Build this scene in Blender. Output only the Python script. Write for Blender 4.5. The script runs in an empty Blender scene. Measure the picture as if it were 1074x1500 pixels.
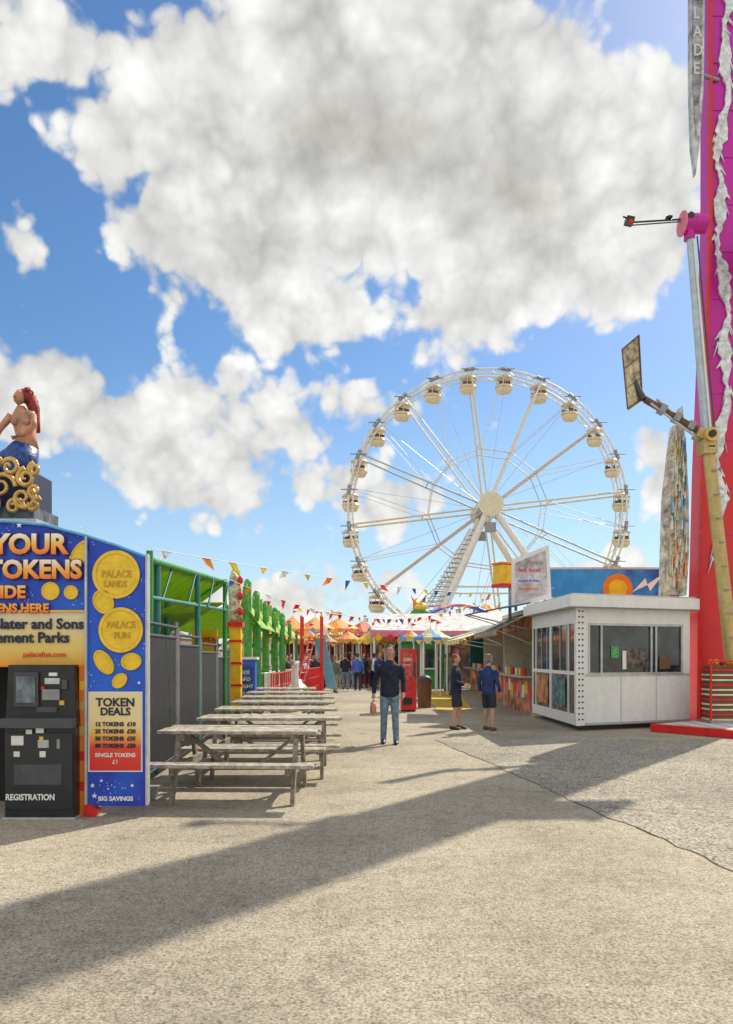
import bpy, math, random, bmesh
from mathutils import Vector, Matrix
random.seed(7)
F=1100.0; HY=960.0; CX=537.0; CH=1.6
def X(px,d): return (px-CX)/F*d
def Z(py,d): return CH+(HY-py)/F*d
scene=bpy.context.scene
# ------------------------------------------------------------ materials
MATS={}
def mat(name,col,rough=0.6,metal=0.0,var=0.12,scale=6.0,bump=0.0,trans=0.0,spec=0.5,dirt=0.0):
    if name in MATS: return MATS[name]
    m=bpy.data.materials.new(name); m.use_nodes=True
    nt=m.node_tree; b=nt.nodes['Principled BSDF']
    b.inputs['Roughness'].default_value=rough; b.inputs['Metallic'].default_value=metal
    b.inputs['Specular IOR Level'].default_value=spec
    tc=nt.nodes.new('ShaderNodeTexCoord')
    n=nt.nodes.new('ShaderNodeTexNoise'); n.inputs['Scale'].default_value=scale; n.inputs['Detail'].default_value=4; n.inputs['Roughness'].default_value=.65
    nt.links.new(tc.outputs['Object'],n.inputs['Vector'])
    r=nt.nodes.new('ShaderNodeValToRGB')
    lo=[max(0,c*(1-var*1.6)) for c in col[:3]]; hi=[min(1,c*(1+var*0.8)) for c in col[:3]]
    r.color_ramp.elements[0].position=.32; r.color_ramp.elements[1].position=.66
    r.color_ramp.elements[0].color=(*lo,1); r.color_ramp.elements[1].color=(*hi,1)
    nt.links.new(n.outputs['Fac'],r.inputs['Fac'])
    out=r.outputs['Color']
    if dirt>0:
        n2=nt.nodes.new('ShaderNodeTexNoise'); n2.inputs['Scale'].default_value=1.7; n2.inputs['Detail'].default_value=6; n2.inputs['Roughness'].default_value=.7
        mp=nt.nodes.new('ShaderNodeMapping'); mp.inputs['Scale'].default_value=(3,3,.6)
        nt.links.new(tc.outputs['Object'],mp.inputs['Vector']); nt.links.new(mp.outputs[0],n2.inputs['Vector'])
        r2=nt.nodes.new('ShaderNodeValToRGB'); r2.color_ramp.elements[0].position=.45; r2.color_ramp.elements[1].position=.75
        mx=nt.nodes.new('ShaderNodeMix'); mx.data_type='RGBA'
        ml=nt.nodes.new('ShaderNodeMath'); ml.operation='MULTIPLY'; ml.inputs[1].default_value=dirt
        nt.links.new(n2.outputs['Fac'],r2.inputs['Fac']); nt.links.new(r2.outputs['Color'],ml.inputs[0])
        nt.links.new(ml.outputs[0],mx.inputs['Factor']); nt.links.new(out,mx.inputs['A'])
        mx.inputs['B'].default_value=(.16,.12,.08,1); out=mx.outputs['Result']
    nt.links.new(out,b.inputs['Base Color'])
    if bump>0:
        bp=nt.nodes.new('ShaderNodeBump'); bp.inputs['Strength'].default_value=bump; bp.inputs['Distance'].default_value=.02
        nt.links.new(n.outputs['Fac'],bp.inputs['Height']); nt.links.new(bp.outputs[0],b.inputs['Normal'])
    if trans>0:
        t=nt.nodes.new('ShaderNodeBsdfTranslucent'); nt.links.new(out,t.inputs['Color'])
        ms=nt.nodes.new('ShaderNodeMixShader'); ms.inputs[0].default_value=trans
        o=nt.nodes['Material Output']
        nt.links.new(b.outputs[0],ms.inputs[1]); nt.links.new(t.outputs[0],ms.inputs[2]); nt.links.new(ms.outputs[0],o.inputs['Surface'])
    MATS[name]=m; return m
def gradmat(name,stops,axis='Z',z0=0,z1=1,rough=.5,noise=.1,stars=False):
    m=bpy.data.materials.new(name); m.use_nodes=True; nt=m.node_tree; b=nt.nodes['Principled BSDF']
    b.inputs['Roughness'].default_value=rough
    tc=nt.nodes.new('ShaderNodeTexCoord'); s=nt.nodes.new('ShaderNodeSeparateXYZ'); nt.links.new(tc.outputs['Object'],s.inputs[0])
    mr=nt.nodes.new('ShaderNodeMapRange'); mr.inputs['From Min'].default_value=z0; mr.inputs['From Max'].default_value=z1
    n=nt.nodes.new('ShaderNodeTexNoise'); n.inputs['Scale'].default_value=3 ; n.inputs['Detail'].default_value=5
    nt.links.new(tc.outputs['Object'],n.inputs['Vector'])
    nt.links.new(s.outputs[axis],mr.inputs['Value'])
    ma=nt.nodes.new('ShaderNodeMath'); ma.operation='MULTIPLY_ADD'; ma.inputs[1].default_value=noise; 
    sb=nt.nodes.new('ShaderNodeMath'); sb.operation='SUBTRACT'; sb.inputs[1].default_value=.5
    nt.links.new(n.outputs['Fac'],sb.inputs[0]); nt.links.new(sb.outputs[0],ma.inputs[0]); nt.links.new(mr.outputs[0],ma.inputs[2])
    r=nt.nodes.new('ShaderNodeValToRGB'); e=r.color_ramp.elements
    e[0].position=stops[0][0]; e[0].color=(*stops[0][1],1); e[1].position=stops[-1][0]; e[1].color=(*stops[-1][1],1)
    for p,c in stops[1:-1]:
        k=e.new(p); k.color=(*c,1)
    nt.links.new(ma.outputs[0],r.inputs['Fac']); out=r.outputs['Color']
    if stars:
        v=nt.nodes.new('ShaderNodeTexVoronoi'); v.inputs['Scale'].default_value=26
        nt.links.new(tc.outputs['Object'],v.inputs['Vector'])
        lt=nt.nodes.new('ShaderNodeMapRange'); lt.inputs['From Min'].default_value=.2; lt.inputs['From Max'].default_value=.08
        nt.links.new(v.outputs['Distance'],lt.inputs['Value'])
        n3=nt.nodes.new('ShaderNodeTexNoise'); n3.inputs['Scale'].default_value=5; nt.links.new(tc.outputs['Object'],n3.inputs['Vector'])
        g=nt.nodes.new('ShaderNodeMapRange'); g.inputs['From Min'].default_value=.48; g.inputs['From Max'].default_value=.62
        nt.links.new(n3.outputs['Fac'],g.inputs['Value'])
        mu=nt.nodes.new('ShaderNodeMath'); mu.operation='MULTIPLY'; nt.links.new(lt.outputs[0],mu.inputs[0]); nt.links.new(g.outputs[0],mu.inputs[1])
        mx=nt.nodes.new('ShaderNodeMix'); mx.data_type='RGBA'; nt.links.new(mu.outputs[0],mx.inputs['Factor'])
        nt.links.new(out,mx.inputs['A']); mx.inputs['B'].default_value=(.7,.85,.95,1); out=mx.outputs['Result']
    nt.links.new(out,b.inputs['Base Color']); MATS[name]=m; return m
def stripemat(name,c1,c2,axis='X',freq=3.0,rough=.6):
    m=bpy.data.materials.new(name); m.use_nodes=True; nt=m.node_tree; b=nt.nodes['Principled BSDF']; b.inputs['Roughness'].default_value=rough
    tc=nt.nodes.new('ShaderNodeTexCoord'); s=nt.nodes.new('ShaderNodeSeparateXYZ'); nt.links.new(tc.outputs['Object'],s.inputs[0])
    a=nt.nodes.new('ShaderNodeMath'); a.operation='MULTIPLY'; a.inputs[1].default_value=freq; nt.links.new(s.outputs[axis],a.inputs[0])
    f=nt.nodes.new('ShaderNodeMath'); f.operation='FRACT'; nt.links.new(a.outputs[0],f.inputs[0])
    g=nt.nodes.new('ShaderNodeMath'); g.operation='GREATER_THAN'; g.inputs[1].default_value=.5; nt.links.new(f.outputs[0],g.inputs[0])
    mx=nt.nodes.new('ShaderNodeMix'); mx.data_type='RGBA'; nt.links.new(g.outputs[0],mx.inputs['Factor']); mx.inputs['A'].default_value=(*c1,1); mx.inputs['B'].default_value=(*c2,1)
    nt.links.new(mx.outputs['Result'],b.inputs['Base Color']); MATS[name]=m; return m
W=mat('white_paint',(.80,.79,.76),.45,dirt=.10,var=.04)
CREAM=mat('cream_paint',(.75,.68,.48),.5,dirt=.15)
GREY=mat('grey_metal',(.3,.3,.31),.4,.6,dirt=.2)
LGREY=mat('light_grey_metal',(.55,.56,.56),.4,.4,dirt=.3)
DGREY=mat('dark_grey',(.07,.075,.08),.5)
BLACK=mat('black_plastic',(.018,.019,.022),.35,var=.3)
RED=mat('red_paint',(.70,.015,.015),.4,dirt=.06)
YEL=mat('yellow_paint',(.88,.52,.015),.45,dirt=.06)
GOLD=mat('gold_paint',(.72,.46,.12),.35,.3,dirt=.2)
BLUE=mat('blue_paint',(.02,.12,.62),.4,dirt=.06)
LBLUE=mat('light_blue_paint',(.12,.42,.72),.4)
NAVY=mat('navy',(.012,.02,.07),.7)
GREEN=mat('green_paint',(.04,.30,.06),.5,dirt=.1)
TEAL=mat('teal_paint',(.03,.22,.22),.5,dirt=.15)
LIME=mat('lime_fabric',(.38,.56,.04),.7,trans=.55)
LIMES=mat('lime_solid',(.24,.44,.04),.6)
ORANGE=mat('orange_paint',(.82,.22,.015),.5)
PINK=mat('pink_paint',(.78,.2,.3),.5)
MAG=mat('magenta_paint',(.55,.008,.32),.4)
WOOD=mat('weathered_wood',(.28,.24,.18),.8,var=.35,scale=14,bump=.3,dirt=.25)
WOODL=mat('weathered_wood_light',(.46,.41,.32),.8,var=.4,scale=11,bump=.3,dirt=.3)
GLASS=mat('dark_window_glass',(.03,.05,.055),.06,var=.5,scale=2,spec=.9)
INT=mat('dark_interior',(.025,.022,.02),.9)
BROWN=mat('brown',(.16,.08,.04),.7)
TXW=mat('text_white',(.85,.85,.82),.5,var=0)
TXN=mat('text_navy',(.01,.015,.06),.5,var=0)
TXO=gradmat('text_orange_white',[(0,(.9,.2,.02)),(.5,(.92,.5,.1)),(1,(.98,.93,.8))],axis='Y',z0=0,z1=.19,noise=0)
# ------------------------------------------------------------ mesh builder
class MB:
    def __init__(s): s.v=[];s.f=[];s.m=[];s.sm=[];s.mats=[]
    def mi(s,m):
        if m not in s.mats: s.mats.append(m)
        return s.mats.index(m)
    def add(s,vs,fs,m,smooth=False):
        o=len(s.v); s.v+= [tuple(v) for v in vs]
        i=s.mi(m)
        for f in fs: s.f.append([o+k for k in f]); s.m.append(i); s.sm.append(smooth)
    def box(s,c,d,m,rz=0,rx=0,ry=0):
        hx,hy,hz=[k/2 for k in d]; R=Matrix.Rotation(rz,3,'Z')@Matrix.Rotation(rx,3,'X')@Matrix.Rotation(ry,3,'Y'); C=Vector(c)
        vs=[C+R@Vector((a*hx,b*hy,g*hz)) for a in(-1,1) for b in(-1,1) for g in(-1,1)]
        s.add(vs,[(0,1,3,2),(4,6,7,5),(0,4,5,1),(2,3,7,6),(0,2,6,4),(1,5,7,3)],m)
    def b2(s,x0,x1,y0,y1,z0,z1,m): s.box(((x0+x1)/2,(y0+y1)/2,(z0+z1)/2),(abs(x1-x0),abs(y1-y0),abs(z1-z0)),m)
    def cyl(s,p0,p1,r0,m,r1=None,seg=10,cap=True,smooth=True):
        if r1 is None: r1=r0
        p0=Vector(p0);p1=Vector(p1); t=(p1-p0)
        if t.length<1e-6: return
        t.normalize(); u=t.cross(Vector((0,1,0)) if abs(t.y)<.9 else Vector((1,0,0))).normalized(); w=t.cross(u)
        vs=[]
        for p,r in((p0,r0),(p1,r1)):
            for k in range(seg):
                a=2*math.pi*k/seg; vs.append(p+u*(r*math.cos(a))+w*(r*math.sin(a)))
        s.add(vs,[(k,(k+1)%seg,seg+(k+1)%seg,seg+k) for k in range(seg)],m,smooth)
        if cap: s.add(vs[:seg],[tuple(range(seg))[::-1]],m); s.add(vs[seg:],[tuple(range(seg))],m)
    def path(s,pts,r,m,seg=8):
        for a,b in zip(pts[:-1],pts[1:]): s.cyl(a,b,r,m,seg=seg)
    def tube(s,rings,m,seg=14,smooth=True):
        P=[Vector(r[:3]) for r in rings]; vs=[]
        for i,r in enumerate(rings):
            t=(P[min(i+1,len(P)-1)]-P[max(i-1,0)]).normalized()
            if abs(t.z)>.5 or abs(t.y)>.5: u=(Vector((1,0,0))-t*t.x).normalized()
            else: u=(Vector((0,1,0))-t*t.y).normalized()
            w=t.cross(u)
            for k in range(seg):
                a=2*math.pi*k/seg; vs.append(P[i]+u*(r[3]*math.cos(a))+w*(r[4]*math.sin(a)))
        n=len(rings); fs=[]
        for i in range(n-1):
            for k in range(seg): fs.append((i*seg+k,i*seg+(k+1)%seg,(i+1)*seg+(k+1)%seg,(i+1)*seg+k))
        fs.append(tuple(range(seg))[::-1]); fs.append(tuple((n-1)*seg+k for k in range(seg)))
        s.add(vs,fs,m,smooth)
    def ell(s,c,r,m,seg=14,rg=9):
        vs=[];C=Vector(c)
        for i in range(rg+1):
            th=math.pi*i/rg
            for k in range(seg):
                a=2*math.pi*k/seg; vs.append(C+Vector((r[0]*math.sin(th)*math.cos(a),r[1]*math.sin(th)*math.sin(a),r[2]*math.cos(th))))
        fs=[(i*seg+k,(i+1)*seg+k,(i+1)*seg+(k+1)%seg,i*seg+(k+1)%seg) for i in range(rg) for k in range(seg)]
        s.add(vs,fs,m,True)
    def prism(s,pts,y0,y1,m):
        n=len(pts); vs=[(x,y0,z) for x,z in pts]+[(x,y1,z) for x,z in pts]
        s.add(vs,[tuple(range(n)),tuple(range(n,2*n))[::-1]]+[(k,n+k,n+(k+1)%n,(k+1)%n) for k in range(n)],m)
    def sheet(s,pts,th,m):
        n=len(pts); vs=[tuple(p) for p in pts]+[(p[0],p[1],p[2]-th) for p in pts]
        s.add(vs,[tuple(range(n)),tuple(range(n,2*n))[::-1]]+[(k,n+k,n+(k+1)%n,(k+1)%n) for k in range(n)],m)
    def obj(s,name,parent=None,loc=(0,0,0),rz=0,bevel=0):
        me=bpy.data.meshes.new(name); me.from_pydata(s.v,[],s.f)
        for m in s.mats: me.materials.append(m)
        for p,i,q in zip(me.polygons,s.m,s.sm): p.material_index=i; p.use_smooth=q
        me.update()
        bm=bmesh.new(); bm.from_mesh(me); bmesh.ops.recalc_face_normals(bm,faces=bm.faces); bm.to_mesh(me); bm.free()
        o=bpy.data.objects.new(name,me); scene.collection.objects.link(o); o.location=loc; o.rotation_euler=(0,0,rz)
        if parent: o.parent=parent
        if bevel:
            b=o.modifiers.new('bevel','BEVEL'); b.width=bevel; b.segments=2; b.limit_method='ANGLE'
        return o
def empty(name,loc=(0,0,0),rz=0):
    e=bpy.data.objects.new(name,None); e.location=loc; e.rotation_euler=(0,0,rz); scene.collection.objects.link(e); return e
def text(body,loc,size,m,parent,name='lettering',align='LEFT',off=.0,ext=.003,rz=0,sx=1,rx=90):
    c=bpy.data.curves.new(name,'FONT'); c.body=body; c.size=size; c.extrude=ext; c.offset=off; c.align_x=align; c.resolution_u=3
    o=bpy.data.objects.new(name,c); scene.collection.objects.link(o); o.location=loc; o.rotation_euler=(math.radians(rx),0,rz); o.scale=(sx,1,1)
    c.materials.append(m)
    if parent: o.parent=parent
    return o
# ------------------------------------------------------------ world
AZ=38.0; EL=43.0
w=bpy.data.worlds.new("World"); scene.world=w; w.use_nodes=True; nt=w.node_tree; nt.nodes.clear()
L=nt.links
def setin(sock,v):
    if isinstance(v,(int,float,tuple,list)): sock.default_value=v
    else: L.new(v,sock)
def M(op,a,b=None,c=None):
    n=nt.nodes.new('ShaderNodeMath'); n.operation=op; setin(n.inputs[0],a)
    if b is not None: setin(n.inputs[1],b)
    if c is not None: setin(n.inputs[2],c)
    return n.outputs[0]
def V(op,a,b=None,sc=None):
    n=nt.nodes.new('ShaderNodeVectorMath'); n.operation=op; setin(n.inputs[0],a)
    if b is not None: setin(n.inputs[1],b)
    if sc is not None: n.inputs['Scale'].default_value=sc
    return n.outputs[0]
def NZ(vec,scale,detail=8,rough=.6,dist=0,col=False):
    n=nt.nodes.new('ShaderNodeTexNoise'); n.inputs['Scale'].default_value=scale; n.inputs['Detail'].default_value=detail; n.inputs['Roughness'].default_value=rough; n.inputs['Distortion'].default_value=dist
    L.new(vec,n.inputs['Vector']); return n.outputs['Color'] if col else n.outputs['Fac']
def VO(vec,scale,detail=2.0):
    n=nt.nodes.new('ShaderNodeTexVoronoi'); n.inputs['Scale'].default_value=scale; n.inputs['Detail'].default_value=detail; n.inputs['Roughness'].default_value=.55
    L.new(vec,n.inputs['Vector']); return n.outputs['Distance']
def SS(v,a,b):
    n=nt.nodes.new('ShaderNodeMapRange'); n.interpolation_type='SMOOTHSTEP'; setin(n.inputs['Value'],v); n.inputs['From Min'].default_value=a; n.inputs['From Max'].default_value=b; return n.outputs[0]
def MIX(f,a,b):
    n=nt.nodes.new('ShaderNodeMix'); n.data_type='RGBA'; setin(n.inputs['Factor'],f); setin(n.inputs['A'],a); setin(n.inputs['B'],b); return n.outputs['Result']
sky=nt.nodes.new('ShaderNodeTexSky'); sky.sky_type='NISHITA'; sky.sun_disc=False; sky.sun_elevation=math.radians(EL); sky.sun_rotation=math.radians(AZ)
sky.air_density=1.0; sky.dust_density=.4; sky.ozone_density=2.5
tc=nt.nodes.new('ShaderNodeTexCoord'); D=tc.outputs['Generated']
w1=V('SCALE',V('SUBTRACT',NZ(D,4,2,.5,col=True),(.5,.5,.5)),sc=.10)
DW=V('ADD',D,w1)
w2=V('SCALE',V('SUBTRACT',NZ(D,16,2,.6,col=True),(.5,.5,.5)),sc=.035)
DV=V('ADD',D,w2)
sp=nt.nodes.new('ShaderNodeSeparateXYZ'); L.new(V('NORMALIZE',DW),sp.inputs[0])
az=M('ARCTAN2',sp.outputs[0],sp.outputs[1]); el=M('ARCSINE',sp.outputs[2])
def pa(px,py):
    u=(px-CX)/F; v=(HY-py)/F; a=math.atan(u); return a,math.atan(v*math.cos(a))
blobs=[(540,200,460,265),(770,290,300,235),(370,370,215,150),(430,460,150,95),(700,440,150,100),(880,400,190,115),(110,80,330,135),(230,210,150,125),(960,260,150,200),
 (40,570,210,130),(210,615,230,120),(380,660,200,105),(520,715,145,66),(580,612,115,56),(15,345,75,66),(235,485,55,16),(780,840,290,42),(480,880,190,32),(985,700,34,80),(1330,330,330,300)]
field=None
for (bx,by,rx,ry) in blobs:
    a0,e0=pa(bx,by); a1,_=pa(bx+rx,by); a2,_=pa(bx-rx,by); _,e1=pa(bx,by-ry); _,e2=pa(bx,by+ry)
    ra=(a1-a2)/2; re=abs(e1-e2)/2
    p=M('MULTIPLY_ADD',az,1/ra,-a0/ra); q=M('MULTIPLY_ADD',el,1/re,-e0/re)
    d=M('SQRT',M('MULTIPLY_ADD',p,p,M('MULTIPLY',q,q)))
    k=min(ra,re)*1.1
    val=M('MULTIPLY_ADD',d,-k,k)
    field=val if field is None else M('SMOOTH_MAX',field,val,.04)
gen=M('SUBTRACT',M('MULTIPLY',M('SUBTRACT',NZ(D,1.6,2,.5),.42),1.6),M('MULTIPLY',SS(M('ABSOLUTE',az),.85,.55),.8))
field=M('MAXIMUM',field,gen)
f1=NZ(D,6.5,8,.60); sunv=Vector((math.sin(math.radians(AZ))*math.cos(math.radians(EL)),math.cos(math.radians(AZ))*math.cos(math.radians(EL)),math.sin(math.radians(EL))))
off=tuple(sunv*.025); f2=NZ(V('ADD',D,off),6.5,4,.6)
puff=VO(DV,17,2.0)
fn=M('SUBTRACT',f1,.5)
dens=M('ADD',M('ADD',M('ADD',field,.014),M('MULTIPLY',fn,.17)),M('MULTIPLY',M('SUBTRACT',.42,puff),.06))
mask=SS(dens,-.004,.022)
thick=SS(M('ADD',field,M('MULTIPLY',fn,.14)),.065,.235)
relief=M('ADD',M('MULTIPLY',M('SUBTRACT',f1,f2),.9),M('MULTIPLY',M('SUBTRACT',puff,.40),.34))
bright=M('ADD',M('SUBTRACT',1.04,M('MULTIPLY',thick,.60)),M('MULTIPLY',M('MULTIPLY',relief,-1.0),M('SUBTRACT',1.1,M('MULTIPLY',thick,1.0))))
bright=M('MINIMUM',M('MAXIMUM',bright,.38),1.12)
fill_boost=SS(M('ABSOLUTE',az),.8,1.5)  # clouds out of view get extra brightness, added as fill for shaded faces
bright=M('MULTIPLY',bright,M('MULTIPLY_ADD',fill_boost,1.1,1.0))
cc=MIX(thick,(9.7,9.65,9.3,1),(9.6,9.2,8.1,1))
cc2=V('SCALE',cc); L.new(bright,cc2.node.inputs['Scale'])
elr=nt.nodes.new('ShaderNodeSeparateXYZ'); L.new(D,elr.inputs[0])
hazef=SS(elr.outputs[2],.38,.0)
skyc=nt.nodes.new('ShaderNodeHueSaturation'); skyc.inputs['Saturation'].default_value=1.2; skyc.inputs['Value'].default_value=1.35; L.new(sky.outputs[0],skyc.inputs['Color'])
base=MIX(M('MULTIPLY',hazef,.6),skyc.outputs[0],(5.6,7.6,9.4,1))
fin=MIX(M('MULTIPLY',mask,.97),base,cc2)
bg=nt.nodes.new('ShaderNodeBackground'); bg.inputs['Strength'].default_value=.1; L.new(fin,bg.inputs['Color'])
wo=nt.nodes.new('ShaderNodeOutputWorld'); L.new(bg.outputs[0],wo.inputs['Surface'])
sl=bpy.data.lights.new('sun','SUN'); sl.energy=5.0; sl.angle=math.radians(.5); sl.color=(1,.92,.77)
so=bpy.data.objects.new('sun',sl); scene.collection.objects.link(so); so.rotation_euler=(-sunv).to_track_quat('-Z','Y').to_euler(); so.location=(20,30,30)
# ------------------------------------------------------------ ground
def groundmat(name,c1,c2,fine,seed=0.0,patch=.5,contrast=.8):
    m=bpy.data.materials.new(name); m.use_nodes=True; t=m.node_tree; b=t.nodes['Principled BSDF']; b.inputs['Roughness'].default_value=.93; b.inputs['Specular IOR Level'].default_value=.2
    tc=t.nodes.new('ShaderNodeTexCoord')
    mp=t.nodes.new('ShaderNodeMapping'); mp.inputs['Location'].default_value=(seed,seed*2,0); t.links.new(tc.outputs['Object'],mp.inputs[0])
    def nz(sc,de,ro,v=mp.outputs[0]):
        n=t.nodes.new('ShaderNodeTexNoise'); n.inputs['Scale'].default_value=sc; n.inputs['Detail'].default_value=de; n.inputs['Roughness'].default_value=ro; t.links.new(v,n.inputs['Vector']); return n.outputs['Fac']
    def ramp(f,a,b_,ca,cb):
        r=t.nodes.new('ShaderNodeValToRGB'); r.color_ramp.elements[0].position=a; r.color_ramp.elements[1].position=b_; r.color_ramp.elements[0].color=ca; r.color_ramp.elements[1].color=cb; t.links.new(f,r.inputs['Fac']); return r.outputs['Color']
    def mul(a,b_,f=1.0):
        x=t.nodes.new('ShaderNodeMix'); x.data_type='RGBA'; x.blend_type='MULTIPLY'; x.inputs['Factor'].default_value=f; t.links.new(a,x.inputs['A']); t.links.new(b_,x.inputs['B']); return x.outputs['Result']
    base=ramp(nz(.45,5,.6),.35,.68,(*c1,1),(*c2,1))
    nf=nz(fine,3,.75)
    sp1=ramp(nf,.36,.56,(.26,.25,.25,1),(1.17,1.16,1.13,1))
    v=t.nodes.new('ShaderNodeTexVoronoi'); v.inputs['Scale'].default_value=fine*1.3; t.links.new(mp.outputs[0],v.inputs['Vector'])
    vs=ramp(v.outputs['Color'],.05,.45,(.38,.38,.40,1),(1.10,1.09,1.06,1))
    st=ramp(nz(2.2,7,.75),.30,.5,(.62,.61,.61,1),(1,1,1,1))
    big=ramp(nz(.16,3,.6),.35,.6,(.78,.78,.81,1),(1.05,1.05,1.05,1))
    sp2=ramp(nz(fine*.22,4,.7),.33,.55,(.70,.69,.68,1),(1.05,1.05,1.05,1))
    out=mul(mul(mul(mul(mul(base,sp1,contrast),vs,contrast),st,.75),big,patch),sp2,.75)
    t.links.new(out,b.inputs['Base Color'])
    bp=t.nodes.new('ShaderNodeBump'); bp.inputs['Strength'].default_value=.8; bp.inputs['Distance'].default_value=.016
    t.links.new(nf,bp.inputs['Height']); t.links.new(bp.outputs[0],b.inputs['Normal']); MATS[name]=m; return m
GM=groundmat('worn_pale_asphalt',(.415,.365,.280),(.575,.51,.395),55,contrast=.66,patch=.8)
GM2=groundmat('coarse_asphalt',(.34,.31,.255),(.485,.445,.365),32,5.0,contrast=.9)
GM3=groundmat('dirt_edge',(.2,.18,.14),(.3,.27,.2),60,9.0)
b=MB(); b.add([(-900,-300,0),(900,-300,0),(900,1500,0),(-900,1500,0)],[(0,1,2,3)],GM); b.obj('ground')
def curve_noise(pts,n=6,amp=.05):
    out=[]
    for (a,c) in zip(pts[:-1],pts[1:]):
        for i in range(n):
            t=i/n; out.append((a[0]+(c[0]-a[0])*t+random.uniform(-amp,amp),a[1]+(c[1]-a[1])*t+random.uniform(-amp,amp)))
    out.append(pts[-1]); return out
edge=curve_noise([(1.3,14.2),(1.73,11.7),(2.13,9.26),(2.28,8.0),(2.55,6.64),(2.73,5.59),(3.1,3.5),(3.3,-3)],8,.035)
b=MB(); b.add([(x,y,.004) for x,y in edge]+[(40,-3,.004),(40,15,.004),(12,14.4,.004)],[tuple(range(len(edge)+3))],GM2); b.obj('asphalt_patch')
def strip(name,pts,w,m,z=.008):
    b=MB()
    for i,(p,q) in enumerate(zip(pts[:-1],pts[1:])):
        d=Vector((q[0]-p[0],q[1]-p[1],0)).normalized(); n=Vector((-d.y,d.x,0))*w*random.uniform(.3,1.2)
        b.add([(p[0]-n.x,p[1]-n.y,z),(q[0]-n.x,q[1]-n.y,z),(q[0]+n.x,q[1]+n.y,z),(p[0]+n.x,p[1]+n.y,z)],[(0,1,2,3)],m)
    return b.obj(name)
strip('pavement_joint',edge,.008,GM3)
strip('pavement_joint',curve_noise([(-2.5,9.4),(-.2,9.0),(3.0,8.7)],14,.02),.006,GM3,.010)
strip('pavement_joint',curve_noise([(2.3,8.0),(4.2,7.0),(8,6.3)],14,.03),.008,GM3,.012)
b=MB()
for k in range(220):
    x=random.uniform(-5,6); y=random.uniform(3.2,14); s=random.uniform(.002,.006); a=random.uniform(0,3)
    b.box((x,y,.006+s*.3),(s*2,s*random.uniform(.8,2),s*.6),[TXW,BROWN,GREY,BROWN,GM3][k%5],rz=a)
b.obj('ground_litter')
# ------------------------------------------------------------ ferris wheel
fw=empty('ferris_wheel',(X(712,82),82,Z(747,82)))
R=15.05; HZ=fw.location.z
WP=mat('wheel_white',(.78,.75,.68),.45,dirt=.1); SPY=mat('spoke_yellow',(.70,.62,.42),.5); SPR=mat('spoke_rust',(.64,.54,.46),.5); SPB=mat('spoke_blue',(.46,.50,.52),.5)
b=MB(); N=48
def pt(r,a,y): return (r*math.sin(a),y,r*math.cos(a))
for y in(-1.1,1.1):
    for k in range(N):
        a0=2*math.pi*k/N;a1=2*math.pi*(k+1)/N
        b.cyl(pt(R,a0,y),pt(R,a1,y),.12,WP,seg=6)
        b.cyl(pt(R-.5,a0,y),pt(R-.5,a1,y),.07,WP,seg=6)
        b.cyl(pt(R,a0,y),pt(R-.5,(a0+a1)/2,y),.035,WP,seg=4); b.cyl(pt(R-.5,(a0+a1)/2,y),pt(R,a1,y),.035,WP,seg=4)
for k in range(24):
    a=2*math.pi*(k+.5)/24
    b.cyl(pt(R,a,-1.5),pt(R,a,1.5),.07,WP,seg=6)
    b.cyl((pt(R,a,-1.3)[0]-.9,-1.3,pt(R,a,0)[2]),(pt(R,a,-1.3)[0]+.9,-1.3,pt(R,a,0)[2]),.06,GREY,seg=5)
    b.cyl(pt(R+.02,a-.035,-1.12),pt(R+.02,a+.035,-1.12),.2,GREY,seg=6)
b.obj('rim',fw)
b=MB(); cols=[SPY,WP,SPR,SPY,SPB,WP]
for k in range(12):
    a=2*math.pi*k/12-.12
    c=cols[k%6]
    for y in(-1.1,1.1):
        b.cyl(pt(1.0,a,y*1.5),pt(R,a,y),.105,c,seg=6)
    b.cyl(pt(7,a,-1.3),pt(7,a,1.3),.06,c,seg=5)
    a2=2*math.pi*(k+1)/12-.12
    for y in(-1.1,1.1):
        b.cyl(pt(6.4,a,y*1.2),pt(6.4,a2,y*1.2),.06,cols[(k+2)%6],seg=5)
        am=(a+a2)/2
        b.cyl(pt(6.4,a,y*1.2),pt(R,am,y),.03,cols[(k+1)%6],seg=4)
    b.cyl(pt(1.0,a,-1.65),pt(R,am,-1.1),.025,LGREY,seg=4)
b.obj('spokes',fw)
b=MB(); b.cyl((0,-2.9,0),(0,2.9,0),.7,GREY,seg=20); b.cyl((0,-3.5,0),(0,-3.35,0),1.3,WP,seg=36); b.cyl((0,-3.35,0),(0,-2.9,0),.9,WP,seg=24); b.cyl((0,2.9,0),(0,3.3,0),1.3,WP,seg=32)
b.cyl((0,-3.54,0),(0,-3.5,0),1.18,CREAM,seg=32)
for k in range(12):
    a=k*math.pi/6; b.cyl(pt(.85,a,-3.58),pt(.85,a,-3.54),.05,LGREY,seg=6)
b.obj('hub',fw)
b=MB()
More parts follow.
